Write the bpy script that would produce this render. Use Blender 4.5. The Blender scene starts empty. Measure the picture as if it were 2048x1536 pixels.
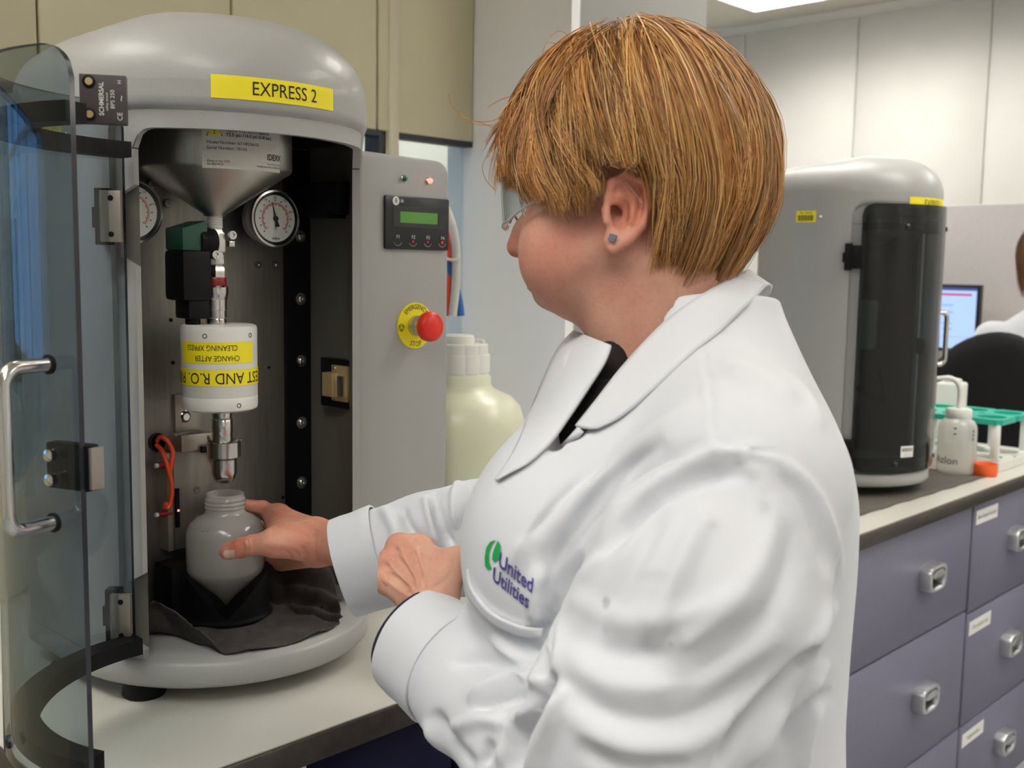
import bpy, bmesh, math, random
import numpy as np
from mathutils import Vector, Matrix
from mathutils.bvhtree import BVHTree

random.seed(7)
rng = np.random.default_rng(11)
scene = bpy.context.scene
COL = scene.collection

# ------------------------------------------------------------------ camera
FPX = 2150.0
CX, CY = 1024.0, 768.0
AZ, PITCH, ROLL, CAMZ = math.radians(43.9), math.radians(-6.3), math.radians(0.9), 1.42
FW = np.array([math.cos(AZ)*math.cos(PITCH), math.sin(AZ)*math.cos(PITCH), math.sin(PITCH)])
_r0 = np.array([math.sin(AZ), -math.cos(AZ), 0.0]); _u0 = np.cross(_r0, FW)
RT = math.cos(ROLL)*_r0 + math.sin(ROLL)*_u0
UP = -math.sin(ROLL)*_r0 + math.cos(ROLL)*_u0
CAM = np.array([0.0, 0.0, CAMZ])
cam_data = bpy.data.cameras.new('camera'); cam = bpy.data.objects.new('camera', cam_data)
COL.objects.link(cam)
cam_data.sensor_width = 36.0; cam_data.lens = FPX/2048.0*36.0
cam_data.clip_start = 0.05; cam_data.clip_end = 60
m = Matrix.Identity(4)
for i in range(3):
    m[i][0] = RT[i]; m[i][1] = UP[i]; m[i][2] = -FW[i]; m[i][3] = CAM[i]
cam.matrix_world = m
cam_data.dof.use_dof = True; cam_data.dof.focus_distance = 1.12; cam_data.dof.aperture_fstop = 9.0
scene.camera = cam

# ------------------------------------------------------------------ world, exposure
w = bpy.data.worlds.new('world'); scene.world = w; w.use_nodes = True
w.node_tree.nodes['Background'].inputs[0].default_value = (0.9, 0.93, 1.0, 1)
w.node_tree.nodes['Background'].inputs[1].default_value = 0.35
vs = scene.view_settings
vs.view_transform = 'Standard'; vs.look = 'None'; vs.gamma = 1.0; vs.use_curve_mapping = False
vs.exposure = 0.14
LAMP_STRENGTH = 13.0
CEIL = 2.7
BENCH = 0.92

# ------------------------------------------------------------------ helpers
def Pw(px, py, d):
    return CAM + d*(FW + RT*(px-CX)/FPX - UP*(py-CY)/FPX)
def Pc(px, py, d):                       # camera-aligned coordinates (right, up, depth)
    return np.array([(px-CX)/FPX*d, -(py-CY)/FPX*d, d])
C2W = np.stack([RT, UP, FW])             # rows: axes
def c2w(v):
    return CAM + np.asarray(v) @ C2W
def w2c(v):
    return (np.asarray(v)-CAM) @ C2W.T

def node_mat(name):
    m = bpy.data.materials.new(name); m.use_nodes = True
    nt = m.node_tree; b = nt.nodes['Principled BSDF']
    return m, nt, b
def mat(name, col, rough=0.5, metal=0.0, noise=0.0, nscale=40.0, bump=0.0, bscale=200.0, spec=None, coat=0.0, emit=None, estr=0.0, sss=0.0, stretch=None, trans=0.0, ior=None):
    m, nt, b = node_mat(name)
    c = (*col, 1.0)
    b.inputs['Base Color'].default_value = c
    b.inputs['Roughness'].default_value = rough
    b.inputs['Metallic'].default_value = metal
    if spec is not None: b.inputs['Specular IOR Level'].default_value = spec
    if coat: b.inputs['Coat Weight'].default_value = coat
    if sss:
        b.inputs['Subsurface Weight'].default_value = sss
        b.inputs['Subsurface Radius'].default_value = (0.012, 0.005, 0.003)
        b.inputs['Subsurface Scale'].default_value = 0.6
    if trans: b.inputs['Transmission Weight'].default_value = trans
    if ior: b.inputs['IOR'].default_value = ior
    if emit:
        b.inputs['Emission Color'].default_value = (*emit, 1); b.inputs['Emission Strength'].default_value = estr
    if noise or bump:
        tc = nt.nodes.new('ShaderNodeTexCoord'); mp = nt.nodes.new('ShaderNodeMapping')
        nt.links.new(tc.outputs['Object'], mp.inputs['Vector'])
        if stretch: mp.inputs['Scale'].default_value = stretch
    if noise:
        n = nt.nodes.new('ShaderNodeTexNoise'); n.inputs['Scale'].default_value = nscale; n.inputs['Detail'].default_value = 5
        nt.links.new(mp.outputs[0], n.inputs['Vector'])
        r = nt.nodes.new('ShaderNodeMixRGB'); r.blend_type = 'MULTIPLY'; r.inputs[0].default_value = 1.0
        r.inputs[1].default_value = c
        cr = nt.nodes.new('ShaderNodeValToRGB')
        cr.color_ramp.elements[0].position = 0.3; cr.color_ramp.elements[1].position = 0.7
        lo = 1.0-noise; hi = 1.0+noise*0.6
        cr.color_ramp.elements[0].color = (lo, lo, lo, 1); cr.color_ramp.elements[1].color = (hi, hi, hi, 1)
        nt.links.new(n.outputs['Fac'], cr.inputs[0]); nt.links.new(cr.outputs[0], r.inputs[2])
        nt.links.new(r.outputs[0], b.inputs['Base Color'])
    if bump:
        n2 = nt.nodes.new('ShaderNodeTexNoise'); n2.inputs['Scale'].default_value = bscale; n2.inputs['Detail'].default_value = 3
        nt.links.new(mp.outputs[0], n2.inputs['Vector'])
        bp = nt.nodes.new('ShaderNodeBump'); bp.inputs['Strength'].default_value = bump; bp.inputs['Distance'].default_value = 0.002
        nt.links.new(n2.outputs['Fac'], bp.inputs['Height']); nt.links.new(bp.outputs[0], b.inputs['Normal'])
    return m
def schlick(nt, f0=0.04):
    N = nt.nodes.new; L = nt.links.new
    lw = N('ShaderNodeLayerWeight'); lw.inputs[0].default_value = 0.5
    p = N('ShaderNodeMath'); p.operation = 'POWER'; p.inputs[1].default_value = 5.0; L(lw.outputs['Facing'], p.inputs[0])
    q = N('ShaderNodeMath'); q.operation = 'MULTIPLY_ADD'; q.inputs[1].default_value = 1-f0; q.inputs[2].default_value = f0; L(p.outputs[0], q.inputs[0])
    return q.outputs[0]
def glass_mat(name, tint, f0=0.04, rough=0.02, gloss=1.0):
    m = bpy.data.materials.new(name); m.use_nodes = True; nt = m.node_tree
    for n in list(nt.nodes): nt.nodes.remove(n)
    o = nt.nodes.new('ShaderNodeOutputMaterial'); t = nt.nodes.new('ShaderNodeBsdfTransparent'); t.inputs[0].default_value = (*tint, 1)
    g = nt.nodes.new('ShaderNodeBsdfGlossy'); g.inputs['Roughness'].default_value = rough; g.inputs[0].default_value = (gloss, gloss, gloss, 1)
    mx = nt.nodes.new('ShaderNodeMixShader')
    nt.links.new(schlick(nt, f0), mx.inputs[0]); nt.links.new(t.outputs[0], mx.inputs[1]); nt.links.new(g.outputs[0], mx.inputs[2])
    nt.links.new(mx.outputs[0], o.inputs[0]); return m

def tag(o, label=None, cat=None, group=None, kind=None):
    if label: o['label'] = label
    if cat: o['category'] = cat
    if group: o['group'] = group
    if kind: o['kind'] = kind
    return o
def empty(name, loc=(0, 0, 0), rotz=0.0):
    o = bpy.data.objects.new(name, None); COL.objects.link(o); o.location = loc; o.rotation_euler = (0, 0, rotz)
    o.empty_display_size = 0.05
    return o
def link_mesh(name, me, parent=None):
    o = bpy.data.objects.new(name, me); COL.objects.link(o)
    if parent is not None: o.parent = parent
    return o

class MB:
    """collects geometry with several material slots; build() links ONE mesh object"""
    def __init__(s): s.v = []; s.f = []; s.mi = []; s.mats = []; s.sm = []
    def slot(s, m):
        if m not in s.mats: s.mats.append(m)
        return s.mats.index(m)
    def add(s, verts, faces, m, smooth=True, xf=None):
        k = len(s.v); i = s.slot(m)
        for p in verts:
            p = tuple(float(c) for c in p)
            if xf is not None: p = tuple(xf @ Vector(p))
            s.v.append(p)
        for f in faces:
            s.f.append(tuple(int(a)+k for a in f)); s.mi.append(i); s.sm.append(smooth)
        return s
    def box(s, lo, hi, m, xf=None, bevel=0.0, seg=2):
        bm = bmesh.new(); bmesh.ops.create_cube(bm, size=1.0)
        for v in bm.verts:
            v.co = Vector([lo[i]+(hi[i]-lo[i])*(v.co[i]+0.5) for i in range(3)])
        if bevel: bmesh.ops.bevel(bm, geom=bm.edges[:], offset=bevel, segments=seg, affect='EDGES', profile=0.6)
        bm.verts.index_update()
        s.add([v.co for v in bm.verts], [[v.index for v in f.verts] for f in bm.faces], m, bool(bevel), xf); bm.free(); return s
    def lathe(s, prof, m, origin=(0, 0, 0), axis=(0, 0, 1), n=40, cap=True, xf=None, smooth=True):
        a = Vector(axis).normalized(); q = Vector((0, 0, 1)).rotation_difference(a).to_matrix()
        vs_, fs = [], []
        for (r, z) in prof:
            for k in range(n):
                t = 2*math.pi*k/n
                vs_.append(q @ Vector((r*math.cos(t), r*math.sin(t), z)) + Vector(origin))
        L = len(prof)
        for i in range(L-1):
            for k in range(n):
                k2 = (k+1) % n
                fs.append((i*n+k, i*n+k2, (i+1)*n+k2, (i+1)*n+k))
        if cap:
            fs.append(tuple(reversed(range(n)))); fs.append(tuple((L-1)*n+k for k in range(n)))
        return s.add(vs_, fs, m, smooth, xf)
    def tube(s, pts, r, m, n=10, cap=True, xf=None):
        pts = [np.array(p, float) for p in pts]; rr = r if hasattr(r, '__len__') else [r]*len(pts)
        vs_, fs = [], []
        T = [pts[min(i+1, len(pts)-1)]-pts[max(i-1, 0)] for i in range(len(pts))]
        T = [t/np.linalg.norm(t) for t in T]
        u = np.cross(T[0], [0.3, 0.5, 0.8]); u /= np.linalg.norm(u)
        for i, p in enumerate(pts):
            u = u - T[i]*(u@T[i]); u /= np.linalg.norm(u); w_ = np.cross(T[i], u)
            for k in range(n):
                t = 2*math.pi*k/n; vs_.append(p + rr[i]*(math.cos(t)*u+math.sin(t)*w_))
        for i in range(len(pts)-1):
            for k in range(n):
                k2 = (k+1) % n; fs.append((i*n+k, i*n+k2, (i+1)*n+k2, (i+1)*n+k))
        if cap:
            fs.append(tuple(reversed(range(n)))); L = len(pts)-1; fs.append(tuple(L*n+k for k in range(n)))
        return s.add(vs_, fs, m, True, xf)
    def grid(s, G, m, smooth=True, close_u=False):
        """G: array (a,b,3) of points"""
        G = np.asarray(G, float); a, b = G.shape[:2]; fs = []
        for i in range(a if close_u else a-1):
            i2 = (i+1) % a
            for j in range(b-1):
                fs.append((i*b+j, i*b+j+1, i2*b+j+1, i2*b+j))
        return s.add(G.reshape(-1, 3), fs, m, smooth)
    def build(s, name, parent=None, solid=0.0, bevel=0.0, autosmooth=None, offset=-1.0, subsurf=0):
        me = bpy.data.meshes.new(name); me.from_pydata(s.v, [], s.f)
        for mm in s.mats: me.materials.append(mm)
        me.polygons.foreach_set('material_index', s.mi); me.polygons.foreach_set('use_smooth', s.sm)
        me.update()
        bm = bmesh.new(); bm.from_mesh(me); bmesh.ops.remove_doubles(bm, verts=bm.verts, dist=1e-6)
        bm.to_mesh(me); bm.free()
        o = link_mesh(name, me, parent)
        if subsurf:
            sb = o.modifiers.new('sub', 'SUBSURF'); sb.levels = subsurf; sb.render_levels = subsurf
        if solid:
            sm = o.modifiers.new('solid', 'SOLIDIFY'); sm.thickness = solid; sm.offset = offset
        if bevel:
            bv = o.modifiers.new('bevel', 'BEVEL'); bv.width = bevel; bv.segments = 2; bv.limit_method = 'ANGLE'; bv.harden_normals = False
        if autosmooth or any(s.sm): smooth_angle(o, autosmooth or 48)
        return o
def smooth_angle(o, deg):
    me = o.data; bm = bmesh.new(); bm.from_mesh(me); bmesh.ops.recalc_face_normals(bm, faces=bm.faces)
    a = math.radians(deg)
    for e in bm.edges:
        if len(e.link_faces) == 2: e.smooth = e.calc_face_angle(0) < a
        else: e.smooth = True
    for f in bm.faces: f.smooth = True
    bm.to_mesh(me); bm.free()

def text_geo(txt, size, m=None, sx=1.0, align='CENTER', bold=False):
    """flat triangles of a line of text in the XY plane"""
    cu = bpy.data.curves.new('t', 'FONT'); cu.body = txt; cu.size = size; cu.align_x = align; cu.align_y = 'CENTER'
    cu.resolution_u = 3
    if bold: cu.offset = size*0.018
    o = bpy.data.objects.new('t', cu); COL.objects.link(o)
    dg = bpy.context.evaluated_depsgraph_get(); me = o.evaluated_get(dg).to_mesh()
    me.calc_loop_triangles()
    v = np.array([list(p.co) for p in me.vertices]) if len(me.vertices) else np.zeros((0, 3))
    f = [tuple(p.vertices) for p in me.polygons]
    o.evaluated_get(dg).to_mesh_clear(); COL.objects.unlink(o); bpy.data.objects.remove(o); bpy.data.curves.remove(cu)
    if len(v): v[:, 0] *= sx
    return v, f
def label_mb(wd, ht, bg, texts, mapf, nx=12, ny=2, lift=0.0004, thick=0.0003, rot180=False):
    """a sticker: background grid plus print, mapped by mapf(x,y,z)->point (z = height off the surface)"""
    mb = MB()
    if bg is not None:
        xs = np.linspace(-wd/2, wd/2, nx+1); ys = np.linspace(-ht/2, ht/2, ny+1)
        top = np.array([[mapf(x, y, thick) for y in ys] for x in xs]); bot = np.array([[mapf(x, y, 0.0) for y in ys] for x in xs])
        mb.grid(top, bg, False)
        ring = lambda G: np.concatenate([G[:, 0], G[-1, 1:], G[-2::-1, -1], G[0, -2::-1]])
        a, b = ring(top), ring(bot); n = len(a)
        mb.add(np.concatenate([a, b]), [(i, i+n, (i+1) % n+n, (i+1) % n) for i in range(n-1)], bg, False)
    for (txt, size, x, y, m, kw) in texts:
        v, f = text_geo(txt, size, **kw)
        if rot180: v = v*np.array([-1, -1, 1])
        mb.add([mapf(p[0]+x, p[1]+y, thick+lift) for p in v], f, m, False)
    return mb
def copy_tree(o, parent=None):
    c = o.copy(); COL.objects.link(c); c.parent = parent
    for ch in o.children:
        copy_tree(ch, c)
    return c

# ------------------------------------------------------------------ materials
M = {}
M['wall_cream'] = mat('cream wall panel', (0.64, 0.585, 0.41), 0.65, noise=0.03, nscale=6)
M['wall_white'] = mat('white wall panel', (0.68, 0.665, 0.62), 0.6, noise=0.03, nscale=5)
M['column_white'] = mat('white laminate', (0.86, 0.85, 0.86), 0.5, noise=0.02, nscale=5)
M['column_shaded'] = mat('shaded side grey', (0.31, 0.305, 0.285), 0.55, noise=0.03, nscale=8)  # darker than the white face: shade of the side held in the colour
M['ceiling'] = mat('ceiling tile', (0.72, 0.68, 0.58), 0.8, noise=0.04, nscale=30)
M['floor'] = mat('grey vinyl floor', (0.36, 0.36, 0.38), 0.45, noise=0.08, nscale=60)
M['partition'] = mat('grey partition fabric', (0.50, 0.47, 0.46), 0.8, noise=0.04, nscale=80)
M['trim'] = mat('cream trim', (0.62, 0.57, 0.42), 0.5)
M['dark_trim'] = mat('dark gasket', (0.03, 0.03, 0.035), 0.5)
M['bench'] = mat('pale laminate worktop', (0.60, 0.58, 0.52), 0.38, noise=0.03, nscale=300, bump=0.02)
M['bench_edge'] = mat('brown black worktop edge', (0.045, 0.035, 0.028), 0.4, noise=0.35, nscale=60)
M['drawer'] = mat('blue grey drawer laminate', (0.16, 0.155, 0.225), 0.5, noise=0.06, nscale=120)
M['navy'] = mat('navy cabinet', (0.002, 0.002, 0.022), 0.6, spec=0.12)
M['gap'] = mat('dark carcass', (0.008, 0.008, 0.02), 0.8)
M['chrome'] = mat('satin aluminium', (0.66, 0.66, 0.66), 0.28, 1.0)
M['steel'] = mat('brushed stainless', (0.50, 0.48, 0.45), 0.34, 1.0, noise=0.12, nscale=30, stretch=(40, 1, 1.0))
M['steel2'] = mat('polished stainless', (0.62, 0.61, 0.59), 0.2, 1.0, noise=0.05, nscale=30)
M['plate'] = mat('brushed back plate', (0.27, 0.255, 0.235), 0.42, 0.85, noise=0.12, nscale=14, stretch=(14, 1, 1), bump=0.05, bscale=160)
M['shell'] = mat('silver grey painted shell', (0.37, 0.37, 0.358), 0.42, 0.0, noise=0.02, nscale=400, bump=0.10, bscale=900, coat=0.1)
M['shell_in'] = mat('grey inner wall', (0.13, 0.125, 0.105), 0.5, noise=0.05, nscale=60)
M['black'] = mat('black plastic', (0.004, 0.004, 0.005), 0.5, spec=0.2)
M['black_gloss'] = mat('black gloss', (0.012, 0.012, 0.013), 0.25)
M['brown_plastic'] = mat('dark brown plastic', (0.045, 0.035, 0.035), 0.5)
M['white_plastic'] = mat('white plastic', (0.74, 0.73, 0.69), 0.4)
M['yellow'] = mat('yellow label', (0.93, 0.79, 0.012), 0.5)
M['ink'] = mat('black ink', (0.01, 0.01, 0.012), 0.6)
M['ink_grey'] = mat('grey ink', (0.28, 0.27, 0.27), 0.6)
M['paper'] = mat('white label paper', (0.66, 0.64, 0.60), 0.55)
M['paper_w'] = mat('bright label paper', (0.78, 0.77, 0.73), 0.55)
M['red'] = mat('red plastic', (0.80, 0.025, 0.012), 0.4)
M['red_band'] = mat('red anodised', (0.25, 0.012, 0.015), 0.35)
M['orange'] = mat('orange plastic', (0.86, 0.13, 0.02), 0.4)
M['orange_tube'] = mat('orange tube', (0.80, 0.085, 0.02), 0.35)
M['green'] = mat('teal green plastic', (0.02, 0.42, 0.30), 0.4)
M['green_dark'] = mat('dark green plastic', (0.012, 0.07, 0.04), 0.45)
M['lcd'] = mat('green display', (0.06, 0.17, 0.03), 0.3, emit=(0.10, 0.30, 0.03), estr=0.25)
M['panel_grey'] = mat('dark panel grey', (0.022, 0.026, 0.03), 0.4)
M['led_red'] = mat('red led', (0.8, 0.05, 0.05), 0.3, emit=(1.0, 0.10, 0.08), estr=5.0)
M['led_green'] = mat('green led off', (0.01, 0.16, 0.09), 0.2)
M['smoke'] = glass_mat('smoked acrylic', (0.64, 0.69, 0.715), 0.04, 0.015)
M['smoke_dark'] = glass_mat('dark smoked acrylic', (0.34, 0.38, 0.385), 0.04, 0.03)
M['smoke_edge'] = mat('acrylic cut edge', (0.012, 0.014, 0.022), 0.2)
M['clear'] = glass_mat('clear acrylic', (0.95, 0.965, 0.965), 0.03, 0.02)
M['pane'] = glass_mat('window pane', (0.88, 0.93, 0.92), 0.04, 0.02)
M['brass'] = mat('pale brass', (0.62, 0.48, 0.24), 0.35, 0.6)
M['hinge'] = mat('nickel hinge plate', (0.42, 0.38, 0.33), 0.4, 0.8)
M['cable'] = mat('grey cable', (0.28, 0.26, 0.23), 0.5)
M['carboy'] = mat('translucent carboy', (0.72, 0.73, 0.56), 0.3, noise=0.03, nscale=8, sss=0.3)
M['carboy_w'] = mat('white translucent carboy', (0.75, 0.74, 0.66), 0.3, sss=0.3)
M['cloth'] = mat('dark absorbent cloth', (0.060, 0.050, 0.046), 0.95, noise=0.25, nscale=60, bump=0.5, bscale=700)
M['cloth2'] = mat('grey absorbent mat', (0.115, 0.10, 0.088), 0.95, noise=0.15, nscale=90, bump=0.3, bscale=900)
def frosted(name, col, clear=0.45, rough=0.25):
    m = bpy.data.materials.new(name); m.use_nodes = True; nt = m.node_tree
    for n in list(nt.nodes): nt.nodes.remove(n)
    N = nt.nodes.new; L = nt.links.new
    o = N('ShaderNodeOutputMaterial'); tr = N('ShaderNodeBsdfTransparent'); tr.inputs[0].default_value = (*[0.5+0.5*c for c in col], 1)
    tl = N('ShaderNodeBsdfTranslucent'); tl.inputs[0].default_value = (*col, 1)
    df = N('ShaderNodeBsdfDiffuse'); df.inputs[0].default_value = (*col, 1)
    a = N('ShaderNodeMixShader'); a.inputs[0].default_value = 0.5; L(tl.outputs[0], a.inputs[1]); L(df.outputs[0], a.inputs[2])
    b = N('ShaderNodeMixShader'); b.inputs[0].default_value = clear; L(a.outputs[0], b.inputs[1]); L(tr.outputs[0], b.inputs[2])
    g = N('ShaderNodeBsdfGlossy'); g.inputs['Roughness'].default_value = rough
    c = N('ShaderNodeMixShader'); L(schlick(nt, 0.04), c.inputs[0]); L(b.outputs[0], c.inputs[1]); L(g.outputs[0], c.inputs[2])
    L(c.outputs[0], o.inputs[0]); return m
M['bottle'] = frosted('frosted bottle plastic', (0.72, 0.71, 0.69), 0.38, 0.10)
M['bottle2'] = frosted('frosted wash bottle', (0.88, 0.88, 0.84), 0.45, 0.15)

def struct(o): o['kind'] = 'structure'; return o
X0, X1, Y0, Y1 = -2.4, 5.24, -2.8, 5.2
# floor of vinyl
struct(MB().box((X0, Y0, -0.05), (X1, Y1, 0.0), M['floor']).build('floor'))
# ceiling: a slab with suspended tiles around the light fittings
ceil = struct(MB().box((X0, Y0, CEIL+0.05), (X1, Y1, CEIL+0.1), M['ceiling']).build('ceiling'))
LIGHTS = [(x, y) for x in (-0.35, 2.35) for y in (-1.9, -0.1, 1.55, 3.59)]+[(4.50, y) for y in (-1.9, 0.3, 2.39, 4.3)]   # fittings 0.6 x 1.2
def is_light(cx, cy):
    return any(abs(cx-lx) < 0.31 and abs(cy-ly) < 0.61 for lx, ly in LIGHTS)
tile_me = {}
def tile(w_, d_):
    k = (round(w_, 3), round(d_, 3))
    if k not in tile_me:
        mb = MB().box((-w_/2+0.004, -d_/2+0.004, 0), (w_/2-0.004, d_/2-0.004, 0.03), M['ceiling'], bevel=0.003, seg=1)
        o = mb.build('ceiling_tile', None); tile_me[k] = o.data; bpy.data.objects.remove(o)
    return tile_me[k]
# far part of the ceiling, the one in view, laid with single tiles
for i in range(4):
    for j in range(6):
        cxx, cyy = 3.05+0.6*i-0.3+0.6, 1.35+0.6*j
        x_lo, x_hi = 3.05+0.6*i, min(3.65+0.6*i, X1)
        if x_hi-x_lo < 0.05: continue
        y_lo, y_hi = 1.1+0.6*j, 1.7+0.6*j
        mx, my = (x_lo+x_hi)/2, (y_lo+y_hi)/2
        if any(abs(mx-lx) < 0.55 and abs(my-ly) < 0.85 for lx, ly in LIGHTS if lx > 3): continue
        o = link_mesh('ceiling_tile', tile(x_hi-x_lo, y_hi-y_lo), ceil); o.location = (mx, my, CEIL+0.0)
# walls
struct(MB().box((X1, Y0, 0), (X1+0.1, Y1, CEIL+0.1), M['wall_white']).build('wall_far'))
far_wall = bpy.data.objects['wall_far']
k = 0
for yy in np.arange(0.0, Y1-0.3, 0.66):
    o = MB().box((X1-0.012, yy+0.003, 0.1), (X1, yy+0.657, CEIL-0.006), M['wall_white'], bevel=0.002, seg=1).build('wall_panel', far_wall)
struct(MB().box((X0-0.1, Y0, 0), (X0, Y1, CEIL+0.1), M['wall_white']).build('wall_left'))
struct(MB().box((X0, Y0-0.1, 0), (X1, Y0, CEIL+0.1), M['wall_white']).build('wall_front'))
struct(MB().box((X0, Y1, 0), (X1, Y1+0.1, CEIL+0.1), M['wall_white']).build('wall_beyond'))
# back partition behind the bench, glazed in the middle band
YB = 1.80
wb = struct(MB().box((X0, YB, 0), (1.725, YB+0.08, 1.02), M['wall_cream']).box((X0, YB+0.012, 1.70), (1.725, YB+0.07, CEIL+0.05), M['wall_cream']).build('wall_back'))
edges = [X0, -1.3, -0.62, 0.06, 0.75, 1.105, 1.448, 1.725]
for i in range(len(edges)-1):
    MB().box((edges[i]+0.0025, YB-0.006, 1.697), (edges[i+1]-0.0025, YB+0.012, CEIL+0.02), M['wall_cream'], bevel=0.002, seg=1).build('wall_panel', wb)
for x in (-1.3, 0.06, 1.476):
    MB().box((x, YB-0.010, 1.02), (x+0.028, YB+0.06, CEIL+0.02), M['trim'], bevel=0.002, seg=1).build('mullion', wb)
    MB().box((x-0.018, YB+0.002, 1.02), (x, YB+0.05, 1.70), M['dark_trim']).build('gasket', wb)
for i, (a, b) in enumerate(((-1.272, 0.042), (0.088, 1.458), (1.504, 1.725))):
    o = struct(MB().box((a, YB+0.025, 1.02), (b, YB+0.031, 1.70), M['pane']).build('window_%d' % (i+1)))
    MB().box((a, YB-0.004, 1.685), (b, YB+0.025, 1.699), M['dark_trim']).build('window_frame', o)
# white column that closes the partition, the shade on its side put into a grey colour
wc = struct(MB().box((1.735, 1.518, 0), (2.23, YB+0.08, CEIL+0.05), M['column_shaded']).build('trim_1'))
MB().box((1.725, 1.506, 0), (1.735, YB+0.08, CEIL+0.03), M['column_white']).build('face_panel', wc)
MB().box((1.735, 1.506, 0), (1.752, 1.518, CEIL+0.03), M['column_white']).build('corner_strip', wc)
# screen partition in the far corner
pt = struct(MB().box((4.78, 0.2, 0), (4.82, 2.6, 1.712), M['partition'], bevel=0.006).build('wall_screen'))

# daylight window in the side wall of the next bay, mirrored in the open door
M['daylight'] = mat('daylight sky', (0.1, 0.2, 0.4), 0.4, emit=(0.20, 0.46, 0.95), estr=2.2)
wd = struct(MB().box((X0+0.001, 2.7, 1.0), (X0+0.006, 5.1, 2.45), M['daylight']).build('window_4'))
for yy in (2.68, 3.28, 3.88, 4.48, 5.08): MB().box((X0+0.001, yy-0.025, 0.97), (X0+0.04, yy+0.025, 2.48), M['lamp_frame_w'] if 'lamp_frame_w' in M else M['column_white']).build('mullion', wd)
for zz in (0.985, 1.9, 2.465): MB().box((X0+0.001, 2.655, zz-0.02), (X0+0.035, 5.105, zz+0.02), M['column_white']).build('transom', wd)
# ceiling light fittings
M['lamp'] = mat('lit diffuser', (0.9, 0.9, 0.9), 0.4, emit=(1.0, 0.965, 0.90), estr=LAMP_STRENGTH)
M['lamp_frame'] = mat('white enamel', (0.7, 0.7, 0.68), 0.4)
M['louvre'] = mat('polished louvre', (0.75, 0.75, 0.75), 0.25, 1.0)
def fitting(x, y, label):
    t = empty('ceiling_light', (x, y, CEIL-0.012))
    tag(t, label, 'ceiling light', 'recessed fluorescent ceiling lights')
    f = MB()
    w_, d_ = 0.30, 0.60
    for (a, b) in (((-w_, -d_), (w_, -d_+0.02)), ((-w_, d_-0.02), (w_, d_)), ((-w_, -d_+0.02), (-w_+0.02, d_-0.02)), ((w_-0.02, -d_+0.02), (w_, d_-0.02))):
        f.box((a[0], a[1], 0), (b[0], b[1], 0.055), M['lamp_frame'])
    f.build('frame', t)
    MB().box((-w_+0.02, -d_+0.02, 0.03), (w_-0.02, d_-0.02, 0.036), M['lamp']).build('diffuser', t)
    lv = MB()
    for i in range(-3, 4): lv.box((i*0.07-0.0015, -d_+0.02, 0.004), (i*0.07+0.0015, d_-0.02, 0.026), M['louvre'])
    for i in range(-7, 8): lv.box((-w_+0.02, i*0.075-0.001, 0.006), (w_-0.02, i*0.075+0.001, 0.024), M['louvre'])
    lv.build('louvre', t)
    return t
for x, y in LIGHTS:
    if (x, y) == (4.50, 2.39): lab = 'recessed louvred ceiling light at the top right, above the far wall'
    else: lab = 'recessed louvred fluorescent ceiling light out of view overhead'
    fitting(x, y, lab)
# ------------------------------------------------------------------ bench and cabinets
BF = 0.91
BX0, BX1, BYB = 0.402, 3.22, 1.79
wt = empty('worktop', (BX0, BF, BENCH-0.032))
tag(wt, 'long pale laminate worktop with a dark edge that carries both silver machines', 'worktop')
wt.location = (0, 0, 0)
MB().box((BX0, BF+0.002, BENCH-0.030), (1.722, BYB, BENCH), M['bench']).box((1.722, BF+0.002, BENCH-0.030), (BX1, 1.5, BENCH), M['bench']).build('top', wt)
MB().box((BX0-0.004, BF-0.002, BENCH-0.032), (BX1, BF+0.004, BENCH-0.0015), M['bench_edge'], bevel=0.0012, seg=1).build('front_edge', wt)
MB().box((BX0-0.004, BF+0.004, BENCH-0.032), (BX0+0.002, BYB, BENCH-0.0015), M['bench_edge']).build('end_edge', wt)

M['handle'] = mat('cast satin handle', (0.60, 0.61, 0.62), 0.33, 1.0, noise=0.05, nscale=80)
def handle_mesh():
    # rounded open pull: an oblong hood with a finger opening
    mb = MB(); n = 28; w_, h_ = 0.046, 0.030
    def loop(s, dy):
        pts = []
        for k in range(n):
            t = 2*math.pi*k/n; c, q = math.cos(t), math.sin(t)
            e = 0.55
            pts.append((s*w_*math.copysign(abs(c)**e, c), dy, s*h_*math.copysign(abs(q)**e, q)))
        return pts
    rings = [loop(1.0, 0), loop(1.0, -0.020), loop(0.95, -0.026), loop(0.80, -0.028), loop(0.70, -0.026), loop(0.66, -0.018), loop(0.64, -0.003)]
    G = np.array(rings).transpose(1, 0, 2)
    mb.grid(G, M['handle'], True, close_u=True)
    # dark recess floor
    mb.add(loop(0.64, -0.003), [tuple(range(n))], M['black'], False)
    # hood: the upper half of the opening is closed by a sloping lip
    lip = []
    xs = np.linspace(-0.68, 0.68, 11)
    for x in xs:
        zt = 0.60*h_*(1-abs(x/0.78)**4); zb = 0.02*h_ + 0.010*(abs(x)**3)
        lip.append([(x*w_, -0.0265, zt), (x*w_, -0.0285, (zt+zb)/2), (x*w_, -0.026, zb), (x*w_, -0.022, zb)])
    mb.grid(np.array(lip), M['handle'])
    o = mb.build('handle'); me = o.data; bpy.data.objects.remove(o); return me
HANDLE = handle_mesh()
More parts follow.
